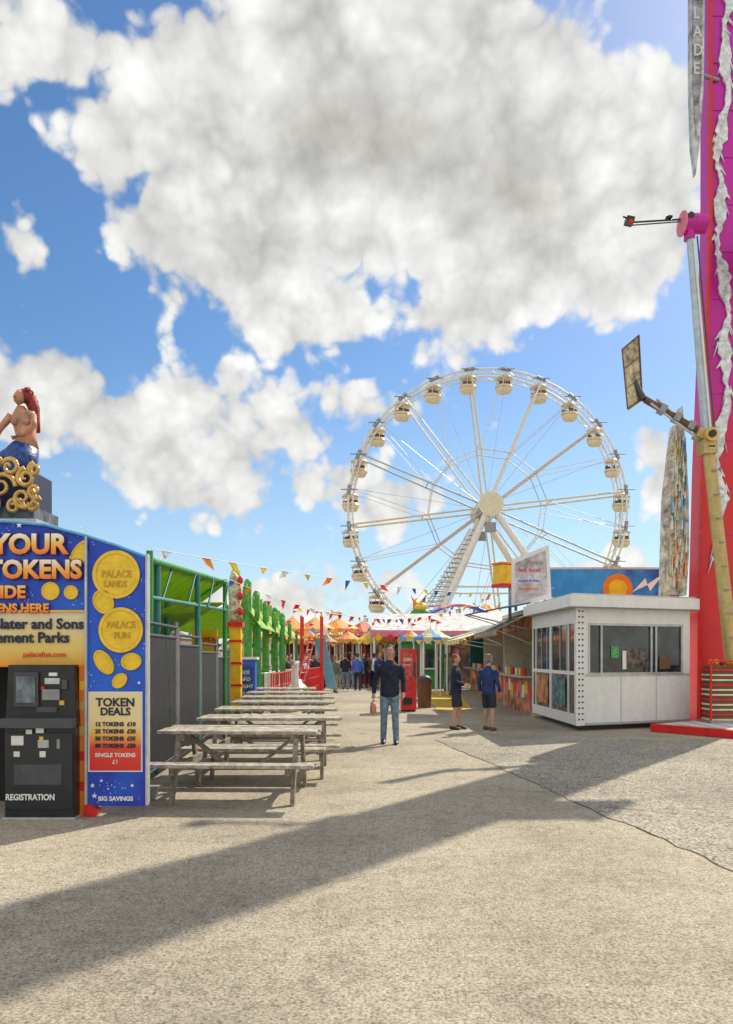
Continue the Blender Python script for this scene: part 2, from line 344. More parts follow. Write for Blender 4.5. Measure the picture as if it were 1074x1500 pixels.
for y0,y1 in((-2.9,-5.5),(2.9,5.5)):
    for xx in(-8.2,11.5):
        r=.42 if xx<0 else .46
        b.cyl((xx*.02,y0,-.3),(xx,y1,-HZ),r*.75,WP,r1=r,seg=10)
    b.cyl((-.4,y0,-1.5),(-6.2,y1,-HZ+3),.07,WP,seg=5); b.cyl((-1.3,y0,-1.5),(-9.8,y1,-HZ+1),.1,WP,seg=5)
    for k in range(22):
        t=.1+k/26; b.cyl((-.4-5.8*t-.3,y0+(y1-y0)*t,-1.5-(HZ-4.5)*t),(-1.3-8*t,y0+(y1-y0)*t,-1.5-(HZ-4.5)*t),.05,GREY,seg=4)
    b.cyl((-4.2,(y0+y1)/2,-HZ/2),(5.9,(y0+y1)/2,-HZ/2),.12,WP,seg=6)
    b.cyl((-6.6,y1*.9,-HZ*.8),(9.3,y1*.9,-HZ*.8),.14,WP,seg=6)
    b.box((0,y0-.1 if y0<0 else y0+.1,-2.4),(1.1,.5,1.0),GREY)
b.box((2,0,-HZ+.5),(26,12.5,1.0),GREY)
b.obj('support_frame',fw)
b=MB(); CG=mat('gondola_cream',(.74,.66,.5),.4,dirt=.15)
b.tube([(0,0,-2.15,.25,.25),(0,0,-2.1,.7,.6),(0,0,-1.75,.92,.8),(0,0,-1.3,.95,.82),(0,0,-1.28,.88,.76)],CG,seg=16)
b.tube([(0,0,-.55,.98,.85),(0,0,-.45,.98,.85),(0,0,-.2,.6,.5),(0,0,-.05,.15,.15)],CG,seg=16)
b.tube([(0,0,-1.6,.955,.83),(0,0,-1.5,.96,.835)],GOLD,seg=16)
for k in range(6):
    a=k*math.pi/3+.3; b.cyl((.88*math.cos(a),.76*math.sin(a),-1.3),(.9*math.cos(a),.78*math.sin(a),-.5),.04,WP,seg=5)
b.box((0,.45,-1.15),(1.2,.12,.5),BROWN); b.box((0,-.45,-1.15),(1.2,.12,.5),BROWN)
b.cyl((0,0,-.1),(0,0,.02),.08,GREY,seg=6)
g0=None
for k in range(24):
    a=2*math.pi*(k+.5)/24; p=pt(R-.1,a,0)
    if g0 is None: g0=b.obj('gondola',fw,p)
    else:
        o=bpy.data.objects.new('gondola',g0.data); scene.collection.objects.link(o); o.location=p; o.parent=fw; o.rotation_euler=(random.uniform(-.06,.06),random.uniform(-.07,.07),random.uniform(0,1))
# ------------------------------------------------------------ token booth (left)
tb=empty('token_booth',(0,0,0))
BD=7.5
BLUEG=gradmat('booth_blue',[(0,(.01,.04,.42)),(.5,(.015,.13,.7)),(1,(.01,.04,.45))],z0=0,z1=3,noise=.9,stars=True)
CRM=gradmat('booth_cream',[(0,(.8,.36,.03)),(.35,(.82,.6,.15)),(1,(.78,.7,.5))],z0=1.5,z1=2.04,noise=.15)
PRICE=gradmat('price_board',[(0,(.65,.02,.02)),(.3,(.75,.06,.02)),(.45,(.85,.45,.06)),(.6,(.85,.68,.3)),(1,(.85,.7,.36))],z0=.46,z1=1.22,noise=.05)
b=MB()
top=[(-5.6,2.6),(-5.2,2.8),(-4.6,2.9),(-4.0,2.94),(-3.6,2.935),(-3.2,2.90),(-2.79,2.79)]
b.prism([(-5.6,2.04),(-2.79,2.04)]+list(reversed(top)),BD,BD+.08,BLUEG)
b.prism([(-2.775,.1),(-2.19,.1),(-2.19,2.58),(-2.5,2.70),(-2.775,2.79)],BD-.02,BD+.06,BLUEG)
top2=top+[(-2.5,2.70),(-2.19,2.58)]
for p,q in zip(top2[:-1],top2[1:]): b.cyl((p[0],BD-.02,p[1]),(q[0],BD-.02,q[1]),.016,LBLUE,seg=6)
b.box((-2.785,BD-.03,1.42),(.02,.05,2.72),LGREY); b.box((-2.185,BD,1.36),(.02,.09,2.5),LGREY)
b.b2(-5.6,-2.80,BD-.005,BD+.07,1.5,2.035,CRM)
b.b2(-5.6,-2.80,BD-.03,BD+.01,2.03,2.05,YEL); b.b2(-5.6,-2.80,BD-.02,BD+.01,1.485,1.5,ORANGE)
b.b2(-2.86,-2.80,BD-.03,BD+.08,.0,1.484,ORANGE)
b.b2(-2.9,-2.862,BD+.02,BD+.5,.0,1.484,mat('booth_side',(.45,.16,.04)))
b.b2(-5.6,-5.4,BD,BD+.08,0,1.484,BLUE)
for z in(.3,.6,.85,1.1,1.3): b.box((-2.83,BD-.034,z),(.045,.006,.09),[RED,YEL,GOLD][int(z*10)%3])
b.b2(-5.5,-3.05,BD+1.5,BD+1.55,0,2.4,DGREY); b.b2(-5.55,-3.0,BD+.09,BD+1.6,2.4,2.46,DGREY)
b.b2(-3.08,-3.02,BD+.09,BD+1.49,0,2.4,NAVY); b.b2(-5.5,-3.1,BD+.75,BD+.8,0,2.0,INT)
b.cyl((-2.3,BD+.09,2.3),(-2.45,BD+.9,.05),.02,GREY); b.cyl((-2.7,BD+.09,2.3),(-2.75,BD+.9,.05),.02,GREY); b.box((-2.6,BD+.85,.06),(.5,.25,.12),GREY)
b.b2(-2.80,-2.74,BD-.06,BD+.02,0,.12,RED); b.box((-2.72,BD-.02,.05),(.1,.1,.1),RED,ry=.5)
b.obj('booth_body',tb)
b=MB()
COIN=mat('coin_gold',(.88,.56,.02),.3,.1,var=.1,scale=12); COIND=mat('coin_gold_dark',(.62,.34,.015),.35,.1)
def coin(px,py,r,ax=1.0,rot=0,yy=BD-.03,d=BD):
    cx,cz=X(px,d),Z(py,d); n=36
    def ring(rr,y): 
        return [(cx+rr*(ax*math.cos(t)*math.cos(rot)-math.sin(t)*math.sin(rot)),y,cz+rr*(ax*math.cos(t)*math.sin(rot)+math.sin(t)*math.cos(rot))) for t in [2*math.pi*k/n for k in range(n)]]
    o=ring(r,yy+.012);o2=ring(r,yy-.01);i1=ring(r*.86,yy-.01);i2=ring(r*.84,yy-.004)
    for A,B,m in((o,o2,COIND),(o2,i1,COIN),(i1,i2,COIND)):
        b.add(A+B,[(k,(k+1)%n,n+(k+1)%n,n+k) for k in range(n)],m)
    b.add(i2,[tuple(range(n))],COIN)
coin(153,882,.125,.8,.5,BD-.024); coin(172,842,.24,.98); coin(116,815,.17,.45,-.5,BD-.01); coin(179,923,.225,.98,0,BD-.034)
coin(154,970,.135,.6,.6); coin(194,969,.085,1.2,.2); coin(177,997,.085,.75,-.8); coin(75,866,.09,1,0,BD-.01); coin(105,868,.07,1,0,BD-.01)
b.obj('coins',tb)
text('PALACE',(X(172,BD)-.145,BD-.038,Z(846,BD)),.1,COIND,tb,sx=.85,off=.003); text('LANDS',(X(172,BD)-.12,BD-.038,Z(860,BD)),.085,COIND,tb,sx=.85,off=.003)
text('PALACE',(X(179,BD)-.14,BD-.042,Z(920,BD)),.095,COIND,tb,sx=.85,off=.003); text('FUN',(X(179,BD)-.07,BD-.042,Z(935,BD)),.085,COIND,tb,off=.003)
def headline(s,px,py,h,sx=1):
    text(s,(X(px,BD),BD-.03,Z(py,BD)),h,mat('outline_purple',(.12,.01,.05),var=0),tb,'lettering_outline','RIGHT',off=h*.075,sx=sx)
    text(s,(X(px,BD),BD-.04,Z(py,BD)),h,TXO,tb,'lettering','RIGHT',off=h*.04,sx=sx)
headline('YOUR',100,811,.27,1.0); headline('GET TOKENS',122,847,.25,.98); headline('RIDE',40,876,.17,1.0); headline('TOKENS HERE',74,897,.12,1.0)
text('Slater and Sons',(X(124,BD),BD-.02,Z(921,BD)),.145,TXN,tb,align='RIGHT',off=.004)
text('Amusement Parks',(X(103,BD),BD-.02,Z(941,BD)),.145,TXN,tb,align='RIGHT',off=.004)
text('palacefun.com',(X(98,BD),BD-.02,Z(962,BD)),.075,RED,tb,align='RIGHT')
b=MB(); b.b2(X(133,BD),X(208,BD),BD-.035,BD-.031,Z(1128,BD),Z(1015,BD),PRICE)
b.b2(X(131,BD),X(210,BD),BD-.03,BD-.0205,Z(1130,BD),Z(1013,BD),W); b.obj('price_board',tb)
cx=X(171,BD)
text('TOKEN',(cx,BD-.04,Z(1034,BD)),.115,TXN,tb,align='CENTER',off=.003); text('DEALS',(cx,BD-.04,Z(1047,BD)),.105,TXN,tb,align='CENTER',off=.003)
for i,s in enumerate(['12 TOKENS  £10','25 TOKENS  £20','50 TOKENS  £35','80 TOKENS  £50']):
    text(s,(cx,BD-.04,Z(1063+i*10.5,BD)),.056,TXN,tb,align='CENTER',off=.002)
text('SINGLE TOKENS',(cx,BD-.04,Z(1108,BD)),.055,TXW,tb,align='CENTER',off=.001); text('£1',(cx,BD-.04,Z(1118,BD)),.06,TXW,tb,align='CENTER')
text('BIG SAVINGS',(cx,BD-.03,Z(1172,BD)),.06,TXW,tb,align='CENTER',off=.002)
b=MB()
for px,py,r in((137,1150,.025),(150,1143,.018),(195,1150,.02),(160,1155,.012),(140,1165,.03),(205,1000,.02),(120,775,.02),(30,770,.03),(160,795,.02)):
    c=(X(px,BD),Z(py,BD)); pts=[]
    for k in range(10):
        rr=r if k%2==0 else r*.4; a=math.pi*k/5; pts.append((c[0]+rr*math.sin(a),c[1]+rr*math.cos(a)))
    b.prism(pts,BD-.03,BD-.021,TXW)
b.obj('stars',tb)
# token machine
tm=empty('token_machine'); b=MB(); y0=7.3
x0,x1=X(5,y0),X(107,y0)
b.b2(x0,x1,y0+.03,y0+.5,0.02,Z(1066,y0),BLACK)
b.prism([(x0-.01,Z(1064,y0)),(x1+.01,Z(1064,y0)),(x1-.02,Z(974,y0)),(x0+.02,Z(974,y0))],y0+.06,y0+.5,BLACK)
b.b2(x0-.01,x1+.01,y0-.06,y0+.06,Z(1066,y0),Z(1052,y0),DGREY)
b.b2(X(18,y0),X(54,y0),y0+.03,y0+.062,Z(1036,y0),Z(985,y0),mat('bezel',(.05,.055,.06),.3)); b.b2(X(22,y0),X(50,y0),y0+.02,y0+.031,Z(1030,y0),Z(991,y0),mat('screen',(.16,.2,.23),.1,var=.4,scale=9))
for px,py,wd,ht,m in((74,998,22,9,LGREY),(72,1018,26,16,GREY),(92,1003,8,14,DGREY),(66,1040,30,8,DGREY),(75,988,12,5,W),(60,1008,5,5,RED),(88,1030,7,7,GOLD)):
    b.b2(X(px-wd/2,y0),X(px+wd/2,y0),y0+.035,y0+.062,Z(py+ht/2,y0),Z(py-ht/2,y0),m)
b.b2(x0+.01,x1-.01,y0+.012,y0+.032,.1,Z(1074,y0),mat('machine_door',(.022,.024,.03),.3))
for px,py,wd,ht,m in((25,1085,18,14,W),(42,1072,9,7,W),(58,1070,12,8,W),(63,1090,16,12,LGREY),(24,1105,9,8,W),(62,1105,9,9,W),(85,1090,5,14,GREY),(60,1082,6,6,YEL)):
    b.b2(X(px-wd/2,y0),X(px+wd/2,y0),y0+.004,y0+.013,Z(py+ht/2,y0),Z(py-ht/2,y0),m)
b.b2(x0-.02,x1+.02,y0,y0+.5,0,.02,LGREY); b.b2(X(20,y0),X(90,y0),y0+.004,y0+.013,Z(1150,y0),Z(1120,y0),DGREY)
o=b.obj('cabinet',tm,bevel=.004)
text('REGISTRATION',(X(8,y0),y0+.003,Z(1172,y0)),.082,TXW,tm,off=.002,sx=.85)
# ------------------------------------------------------------ figurehead statue
st=empty('mermaid_statue',(-4.22,9.2,0)); 
SK=mat('statue_skin',(.55,.26,.15),.5,var=.3); HR=mat('statue_hair',(.3,.03,.02),.6,var=.4,bump=.5); TL=mat('statue_tail',(.02,.07,.32),.35,var=.7,scale=25,bump=.6); STN=mat('pedestal_stone',(.10,.12,.15),.7,var=.6,scale=8,bump=.5)
b=MB()
b.b2(-.9,.34,-.4,.4,0,3.1,NAVY)
b.b2(-.9,.36,-.42,.42,3.1,3.2,LGREY)
b.b2(-.8,.30,-.35,.35,3.2,3.36,STN); b.b2(-.75,.24,-.3,.3,3.36,3.8,NAVY)
b.tube([(-.2,0,3.8,.42,.32),(-.15,0,3.86,.4,.3),(-.12,0,3.95,.3,.25)],TL)
b.obj('pedestal',st)
b=MB()
def scroll(cx,cz,r,turns=1.6,dirn=1,y=-.40,th=.035,ph=0):
    pts=[]
    for k in range(26):
        t=k/25; a=t*turns*2*math.pi*dirn+ph; rr=r*(1-t*.85); pts.append((cx+rr*math.cos(a),y-.06*t,cz+rr*math.sin(a)))
    for i,(p,q) in enumerate(zip(pts[:-1],pts[1:])): b.cyl(p,q,th*(1-.5*i/25),GOLD,seg=6)
for i,a in enumerate(((-.05,3.58,.16,1.5,1),(.2,3.44,.14,1.6,-1),(.24,3.68,.12,1.5,1),(.05,3.80,.11,1.4,-1),(-.32,3.55,.15,1.5,-1),(-.28,3.8,.12,1.4,1),(.34,3.52,.09,1.3,-1),(.1,3.34,.1,1.4,1),(-.2,3.36,.12,1.4,-1),(.34,3.78,.08,1.4,1),(.33,3.36,.07,1.2,1),(-.1,3.88,.06,1.2,1),(-.5,3.7,.12,1.3,1),(-.5,3.42,.12,1.3,-1))): scroll(*a,ph=i*.9,th=.032)
b.obj('gold_scrollwork',st)
b=MB()
b.tube([(-.15,0,3.85,.26,.2),(.02,-.05,4.0,.21,.18),(.06,-.03,4.15,.16,.14)],TL,seg=14)
b.tube([(-.1,-.1,3.9,.17,.16),(-.3,-.22,3.93,.14,.13),(-.5,-.24,3.8,.1,.1),(-.7,-.22,3.5,.05,.06)],TL,seg=12)
b.tube([(.06,-.03,4.13,.15,.135),(.06,-.03,4.28,.115,.10),(.05,-.03,4.42,.14,.115),(.02,-.03,4.53,.155,.09),(0,-.03,4.575,.09,.07),(0,-.03,4.64,.045,.045)],SK,seg=16)
b.tube([(.15,-.05,4.52,.048,.048),(.2,-.12,4.38,.04,.04),(.1,-.2,4.25,.035,.035),(-.02,-.22,4.2,.028,.028)],SK,seg=10)
b.tube([(-.11,-.05,4.52,.048,.048),(-.22,-.1,4.35,.038,.038),(-.32,-.1,4.17,.032,.032),(-.42,-.08,4.05,.026,.026)],SK,seg=10)
for s in(-1,1): b.ell((.03+s*.065,-.12,4.43),(.05,.04,.05),SK,10,7)
b.tube([(0,-.05,4.655,.03,.03),(-.01,-.07,4.69,.055,.06),(-.01,-.05,4.75,.065,.075),(0,-.03,4.81,.05,.06)],SK,12); b.tube([(-.03,-.12,4.745,.008,.01),(-.04,-.14,4.72,.012,.012),(-.03,-.12,4.71,.008,.01)],SK,6)
b.ell((.03,.01,4.78),(.085,.09,.09),HR); b.tube([(.07,.05,4.78,.08,.08),(.11,.08,4.65,.07,.07),(.12,.1,4.5,.055,.055),(.15,.1,4.36,.03,.03)],HR)
for k in range(18): b.ell((.03+random.uniform(-.08,.09),random.uniform(-.07,.08),4.81+random.uniform(-.07,.06)),(.03,.03,.03),HR,8,5)
for k in range(12): b.ell((.1+random.uniform(-.04,.06),random.uniform(0,.12),4.4+random.uniform(0,.35)),(.03,.03,.045),HR,8,5)
b.obj('figure',st)
# ------------------------------------------------------------ picnic tables
def picnic(x,y,L=1.8,rz=0):
    b=MB()
    for i in range(5):
        b.box((random.uniform(-.01,.01),-.29+i*.145,.75+random.uniform(-.003,.003)),(L+random.uniform(-.02,.02),.132,.036),WOODL,rz=random.uniform(-.004,.004))
    for s in(-1,1):
        for j in range(2): b.box((0,s*(.62+j*.13),.44),(L,.12,.036),WOODL,ry=random.uniform(-.004,.004))
    for s in(-1,1):
        xx=s*(L/2-.28)
        b.box((xx,0,.70),(.045,.68,.09),WOOD); b.box((xx,0,.38),(.045,1.5,.09),WOOD)
        for t in(-1,1): 
            b.box((xx+.04*s,t*.43,.37),(.045,.09,.84),WOOD,rx=t*.42)
    b.box((L/4,0,.55),(.04,.09,.62),WOOD,ry=.9); b.box((-L/4,0,.55),(.04,.09,.62),WOOD,ry=-.9)
    b.obj('picnic_table',loc=(x,y,.0),rz=rz,bevel=.004)
for (x,y,l,r) in((-1.42,8.6,1.78,-.03),(-1.30,10.3,1.9,.02),(-1.42,12.0,1.9,.02),(-1.5,13.7,1.85,-.02),(-1.6,15.4,1.85,.03),(-1.8,17.2,1.8,0),(-2.2,19.2,1.8,.02)): picnic(x,y,l,r)
# ------------------------------------------------------------ metal fence on left
b=MB(); FD=mat('fence_dark',(.045,.05,.055),.5,.3)
for i in range(4):
    ya=9.0+i*1.95; yb=ya+1.88; xa=-2.66-.1*i; xb=xa-.1; h=2.0-.1*i
    def lp(t,z): return (xa+(xb-xa)*t,ya+(yb-ya)*t,z)
    for z in(.15,h-.15,h): b.cyl(lp(0,z),lp(1,z),.024,FD,seg=6)
    for t in(0,1): b.cyl(lp(t,0),lp(t,h+.08),.035,GREY,seg=8)
    for k in range(1,21): b.box(lp(k/21,h/2),(.014,.06,h-.3),FD)
b.obj('metal_railing')
b=MB(); b.b2(-3.55,-3.5,9.2,17.6,.1,1.25,mat('wind_screen',(.13,.15,.16),.7)); 
for y in(9.3,12,14.5,17): b.b2(-3.56,-3.49,y-.03,y+.03,0,1.4,GREY)
b.obj('screen_fence')
# ------------------------------------------------------------ green canopy pavilion
cp=empty('green_canopy_pavilion'); b=MB()
b.sheet([(-2.80,9.7,2.84),(-2.95,15.8,3.14),(-4.1,15.8,2.25),(-4.1,9.7,2.30)],.03,LIME)
b.sheet([(-2.86,11.5,2.42),(-2.98,15.8,2.72),(-4.4,15.8,1.95),(-4.3,11.5,1.85)],.02,LIME)
b.sheet([(-4.1,9.7,2.29),(-4.1,15.8,2.24),(-5.6,15.8,2.9),(-5.6,9.7,2.9)],.03,GREEN)
for (x,y,h) in((-2.8,9.7,2.95),(-2.84,10.2,2.85),(-2.88,12.8,3.0),(-2.98,15.8,3.2),(-5.2,10,2.3),(-5.3,15.8,2.3),(-3.7,10,2.4),(-3.4,12.8,2.5)): b.cyl((x,y,0),(x,y,h),.045,[TEAL,GREEN][int(y)%2],seg=10)
b.cyl((-2.8,9.7,2.84),(-2.96,15.8,3.14),.045,GREEN); b.cyl((-2.8,9.7,2.35),(-2.96,15.8,2.55),.03,TEAL)
for y in(10.5,12.0,13.5,15.0): b.cyl((-2.85,y,2.86+.045*(y-9.7)),(-4.1,y,2.27),.022,GREEN,seg=6); b.cyl((-2.85,y,2.36+.03*(y-9.7)),(-2.85,y+.5,2.84+.045*(y-9.7)),.018,TEAL,seg=6)
b.obj('canopy',cp)
b=MB(); b.b2(-8.5,-4.4,13,17,0,2.2,mat('ride_wall',(.35,.38,.33),dirt=.3)); b.b2(-8.6,-4.3,12.9,17.1,2.2,2.3,GREEN)
b.b2(-4.39,-4.36,13.4,16.6,.3,1.9,mat('mural',(.12,.3,.35),var=.8,scale=3)); b.obj('ride_building')
cp2=empty('green_canopy_pavilion'); b=MB()
b.sheet([(-3.2,19.5,3.0),(-3.0,27,2.75),(-5.4,27,2.2),(-5.4,19.5,2.4)],.03,LIME)
b.sheet([(-3.2,19.5,3.0),(-3.0,27,2.75),(-2.5,27,2.2),(-2.75,19.5,2.35)],.03,LIMES)
for (x,y) in((-2.8,19.6),(-2.6,23),(-2.5,26.8),(-5.2,19.6)): b.cyl((x,y,0),(x,y,2.4),.05,GREEN)
for k in range(9): b.cyl((-3.25+.03*k,19.6+k*.9,2.95-.03*k),(-3.25+.03*k,19.6+k*.9,3.35-.03*k),.07,LIMES,seg=8)
b.obj('canopy',cp2)
def cactus(x,y,h,r):
    b=MB(); ck=mat('cactus_green',(.10,.36,.05),.6,var=.3,scale=9)
    def cap(p,q,r): b.tube([(*p,r*.9,r*.9),(*[(p[i]+q[i])/2 for i in range(3)],r*1.05,r*1.05),(*q,r,r),(q[0],q[1],q[2]+r*.7,r*.7,r*.7),(q[0],q[1],q[2]+r,r*.15,r*.15)],ck,10)
    cap((0,0,0),(0,0,h-r),r)
    for s,z in((-1,h*.55),(1,h*.68)):
        b.tube([(0,0,z,r*.6,r*.6),(s*r*2.0,0,z,r*.6,r*.6),(s*r*2.4,0,z+.1,r*.6,r*.6)],ck,8); cap((s*r*2.4,0,z+.05),(s*r*2.4,0,z+h*.2),r*.65)
    b.obj('cactus_decoration',loc=(x,y,0))
cactus(-3.2,18.4,3.75,.1); cactus(-3.1,19.6,3.6,.10); cactus(-3.05,20.8,3.4,.1); cactus(-2.95,22,3.2,.1); cactus(-2.85,23.4,3.1,.1); cactus(-2.8,25,3.0,.1)
b=MB()
b.b2(-3.1,-2.85,17.0,17.2,0,2.25,YEL); b.b2(-3.16,-2.8,16.95,17.25,2.25,2.35,RED)
b.tube([(-2.98,17.1,2.35,.18,.14),(-3.0,17.1,2.7,.13,.12),(-2.98,17.1,3.1,.17,.12),(-3.02,17.1,3.4,.1,.1),(-3.05,17.1,3.52,.03,.03)],mat('column_cream',(.65,.52,.34),var=.5,scale=10,bump=.5),10)
for z in(.4,.9,1.4,1.9): b.b2(-3.12,-2.83,16.98,17.22,z,z+.05,RED)
for z in(2.6,2.95,3.3): b.ell((-2.86,17.0,z),(.07,.05,.1),RED,8,6)
b.obj('decorated_column')
b=MB(); b.b2(-3.75,-3.2,16.1,16.14,1.65,2.15,YEL); b.cyl((-3.7,16.15,0),(-3.7,16.15,2.2),.025,GREY); b.cyl((-3.25,16.15,0),(-3.25,16.15,2.2),.025,GREY)
so_=b.obj('yellow_notice_board'); text('OPEN',(-3.68,16.09,1.85),.2,RED,so_,off=.003)
b=MB(); b.b2(-3.2,-2.7,18.2,18.5,.1,1.5,BLUE); b.b2(-3.15,-2.75,18.18,18.2,.5,1.35,mat('blue_sign_face',(.02,.1,.35),var=.5)); b.b2(-3.25,-2.65,18.15,18.55,1.5,1.56,W); b.b2(-3.2,-2.7,18.2,18.5,0,.1,GREY)
bs=b.obj('ride_sign_board'); 
for i,s in enumerate(['RIDE','INFO','HEIGHT','1.2 m']): text(s,(-2.95,18.17,1.15-.17*i),.12,TXW,bs,align='CENTER')
# ------------------------------------------------------------ kids ride with red railings
def railing(name,pts,h,m,rails=3,gap=.5,r=.022):
    b=MB()
    for p,q in zip(pts[:-1],pts[1:]):
        n=max(1,int((Vector(q)-Vector(p)).length/gap))
        for k in range(n+1):
            t=k/n; x=p[0]+(q[0]-p[0])*t; y=p[1]+(q[1]-p[1])*t; b.cyl((x,y,0),(x,y,h),r,m,seg=6)
        for j in range(rails):
            z=h*(j+1)/rails-.01; b.cyl((p[0],p[1],z),(q[0],q[1],z),r,m,seg=6)
    return b.obj(name)
railing('red_safety_railing',[(-2.6,20.5),(-2.3,26),(-1.9,33)],1.1,RED,3,.35)
railing('white_safety_railing',[(-5,21),(-2.9,21.2),(-2.7,28)],1.1,W,2,.25)
railing('red_safety_railing',[(-6,34),(-2.5,34.2)],1.1,RED,3,.3)
sr=empty('spinning_cup_ride'); b=MB(); b.cyl((-4.6,29,0),(-4.6,29,.4),2.0,RED,seg=28); b.cyl((-4.6,29,.4),(-4.6,29,.46),2.05,W,seg=28)
b.cyl((-4.6,29,.4),(-4.6,29,2.6),.18,YEL)
cr=[PINK,BLUE,YEL,RED,LBLUE,GREEN]
for k in range(6):
    a=k*math.pi/3; x=-4.6+1.35*math.cos(a); y=29+1.35*math.sin(a)
    b.tube([(x,y,.46,.25,.25),(x,y,.6,.42,.42),(x,y,1.05,.5,.5),(x,y,1.06,.42,.42),(x,y,.7,.35,.35)],cr[k],14)
    b.cyl((-4.6,29,2.5),(x,y,2.9),.04,W); b.ell((x,y,2.95),(.12,.12,.12),cr[k],8,6)
b.tube([(-4.6,29,2.6,.3,.3),(-4.6,29,2.8,1.6,1.6),(-4.6,29,3.0,.9,.9),(-4.6,29,3.25,.1,.1)],stripemat('canopy_red_white',(.65,.03,.02),(.78,.74,.65),'X',1.6),20)
b.obj('ride_body',sr)
b=MB()
for s in(-.3,.3): b.cyl((-2.3+s*.3,24,0),(-1.9+s*.3,26.5,2.3),.03,RED,seg=6)
for k in range(9): t=k/9; b.cyl((-2.3-.1+.4*t,24+2.5*t,2.3*t),(-2.3+.12+.4*t,24+2.5*t,2.3*t),.02,W,seg=5)
b.b2(-2.3,-1.6,26.4,27.2,2.2,2.28,YEL); 
for x in(-2.3,-1.6):
    for y in(26.4,27.2): b.cyl((x,y,0),(x,y,3.0),.035,RED,seg=6)
b.sheet([(-1.9,27.2,2.25),(-1.5,27.2,2.25),(-1.2,30.5,.3),(-1.6,30.5,.3)],.05,LBLUE)
b.obj('playground_slide')
def swan(x,y,s=1):
    b=MB(); b.ell((0,0,.45),(.3,.55,.3),W); b.tube([(0,-.4,.5,.12,.12),(0,-.6,.8,.08,.08),(0,-.5,1.1,.065,.065),(0,-.55,1.25,.07,.07),(0,-.72,1.25,.05,.05)],W,10); b.tube([(0,-.72,1.24,.035,.03),(0,-.86,1.2,.01,.01)],ORANGE,8)
    b.tube([(0,.4,.55,.15,.1),(0,.7,.8,.03,.02)],W,8); b.cyl((0,0,0),(0,0,.3),.25,BLUE)
    b.obj('swan_ride_car',loc=(x,y,0)).scale=(s,s,s)
swan(-2.0,21.8,1.1); swan(-2.2,23.2,1); swan(-2.9,24.5,1)
# ------------------------------------------------------------ mid-distance
ST=stripemat('tent_orange_white',(.82,.26,.05),(.82,.42,.14),'X',1.2)
ST2=stripemat('tent_red_white',(.66,.08,.04),(.75,.35,.2),'X',1.4); ST3=stripemat('tent_blue_yellow',(.08,.25,.5),(.55,.55,.35),'X',1.4)
OT=mat('tent_orange',(.8,.32,.08),var=.25); YT=mat('tent_yellow',(.82,.55,.08),var=.2); BT=mat('tent_brown',(.4,.24,.12),var=.4)
tents=[(-4.9,50,1.3,3.2,4.2,ST),(-3.4,50,1.4,3.2,4.15,ST),(-1.9,52,1.5,3.3,4.2,ST),(-6.6,46,1.4,3.0,3.9,ST2),(-.2,56,1.6,3.2,4.2,ST2),(1.6,58,1.5,3.3,4.3,ST),(-8.5,52,1.6,3.3,4.4,ST3),(3.3,60,1.4,3.2,4.3,ST3),(11,45,1.7,3.4,4.6,ST2),(8.3,52,1.8,4.0,5.2,ST)]
tents+=[(-4.2,39.6,.95,2.35,3.05,OT),(-3.1,40.6,.85,2.3,2.95,ST2),(-1.0,40.9,.8,2.35,2.9,OT),(.3,39.8,.9,2.3,2.95,YT),(1.3,40.4,.7,2.3,2.85,ST2),(-5.6,38.5,1.0,2.4,3.2,YT),(2.6,30.5,.75,2.2,2.7,ST3),(3.2,34.5,.8,2.25,2.8,YT),(-2.1,40.2,.6,2.2,2.7,BT),(2.2,37,.7,2.3,2.8,OT)]
for (x,y,r,z0,z1,sm) in tents:
    b=MB(); b.tube([(0,0,z0,r,r),(0,0,z0+.12,r,r),(0,0,z0+(z1-z0)*.55,r*.5,r*.5),(0,0,z1,.04,.04)],sm,12,False)
    for k in range(12): a=k*math.pi/6; a2=a+math.pi/6; b.add([(r*math.cos(a),r*math.sin(a),z0),(r*math.cos(a2),r*math.sin(a2),z0),(r*math.cos(a+.26),r*math.sin(a+.26),z0-.16)],[(0,1,2)],[sm,YEL][k%2])
    for k in range(6): a=k*math.pi/3; b.cyl((r*.9*math.cos(a),r*.9*math.sin(a),0),(r*.9*math.cos(a),r*.9*math.sin(a),z0),.035,W,seg=6)
    b.cyl((0,0,z1),(0,0,z1+.4),.02,W,seg=5); b.add([(0,0,z1+.4),(.3,0,z1+.32),(0,0,z1+.22)],[(0,1,2)],RED)
    b.obj('striped_tent',loc=(x,y,0),rz=random.uniform(0,.5))
hall=empty('carousel_pavilion'); b=MB()
FR=mat('pavilion_fascia',(.5,.34,.16),var=.8,scale=3)
xa,xb=-5.2,2.4; b.b2(xa,xb,42,48,2.65,2.75,FR); b.b2(xa-.1,xb+.1,41.9,41.98,2.4,2.7,FR)
for k in range(25):
    x=xa+k*(xb-xa)/24; b.prism([(x-.16,2.4),(x+.16,2.4),(x,2.2)],41.9,41.95,[RED,CREAM,YEL,BLUE,ORANGE][k%5]); b.ell((x,41.85,2.75),(.06,.06,.06),[YEL,W][k%2],8,6)
    if k%2: zt=2.75+.25*random.random(); b.prism([(x-.2,2.7),(x+.2,2.7),(x+.12,zt+.1),(x,zt+.25),(x-.12,zt+.1)],41.9,41.95,[PINK,YEL,LBLUE,RED,W][k%5])
for k in range(13):
    x=xa+k*(xb-xa)/12; b.cyl((x,42.1,0),(x,42.1,2.65),.06,[GOLD,W,RED][k%3],seg=8)
b.b2(xa,xb,47.5,47.6,0,2.6,mat('pavilion_back',(.14,.09,.06),var=.9,scale=2)); b.b2(xa,xb,42,48,0,.25,RED)
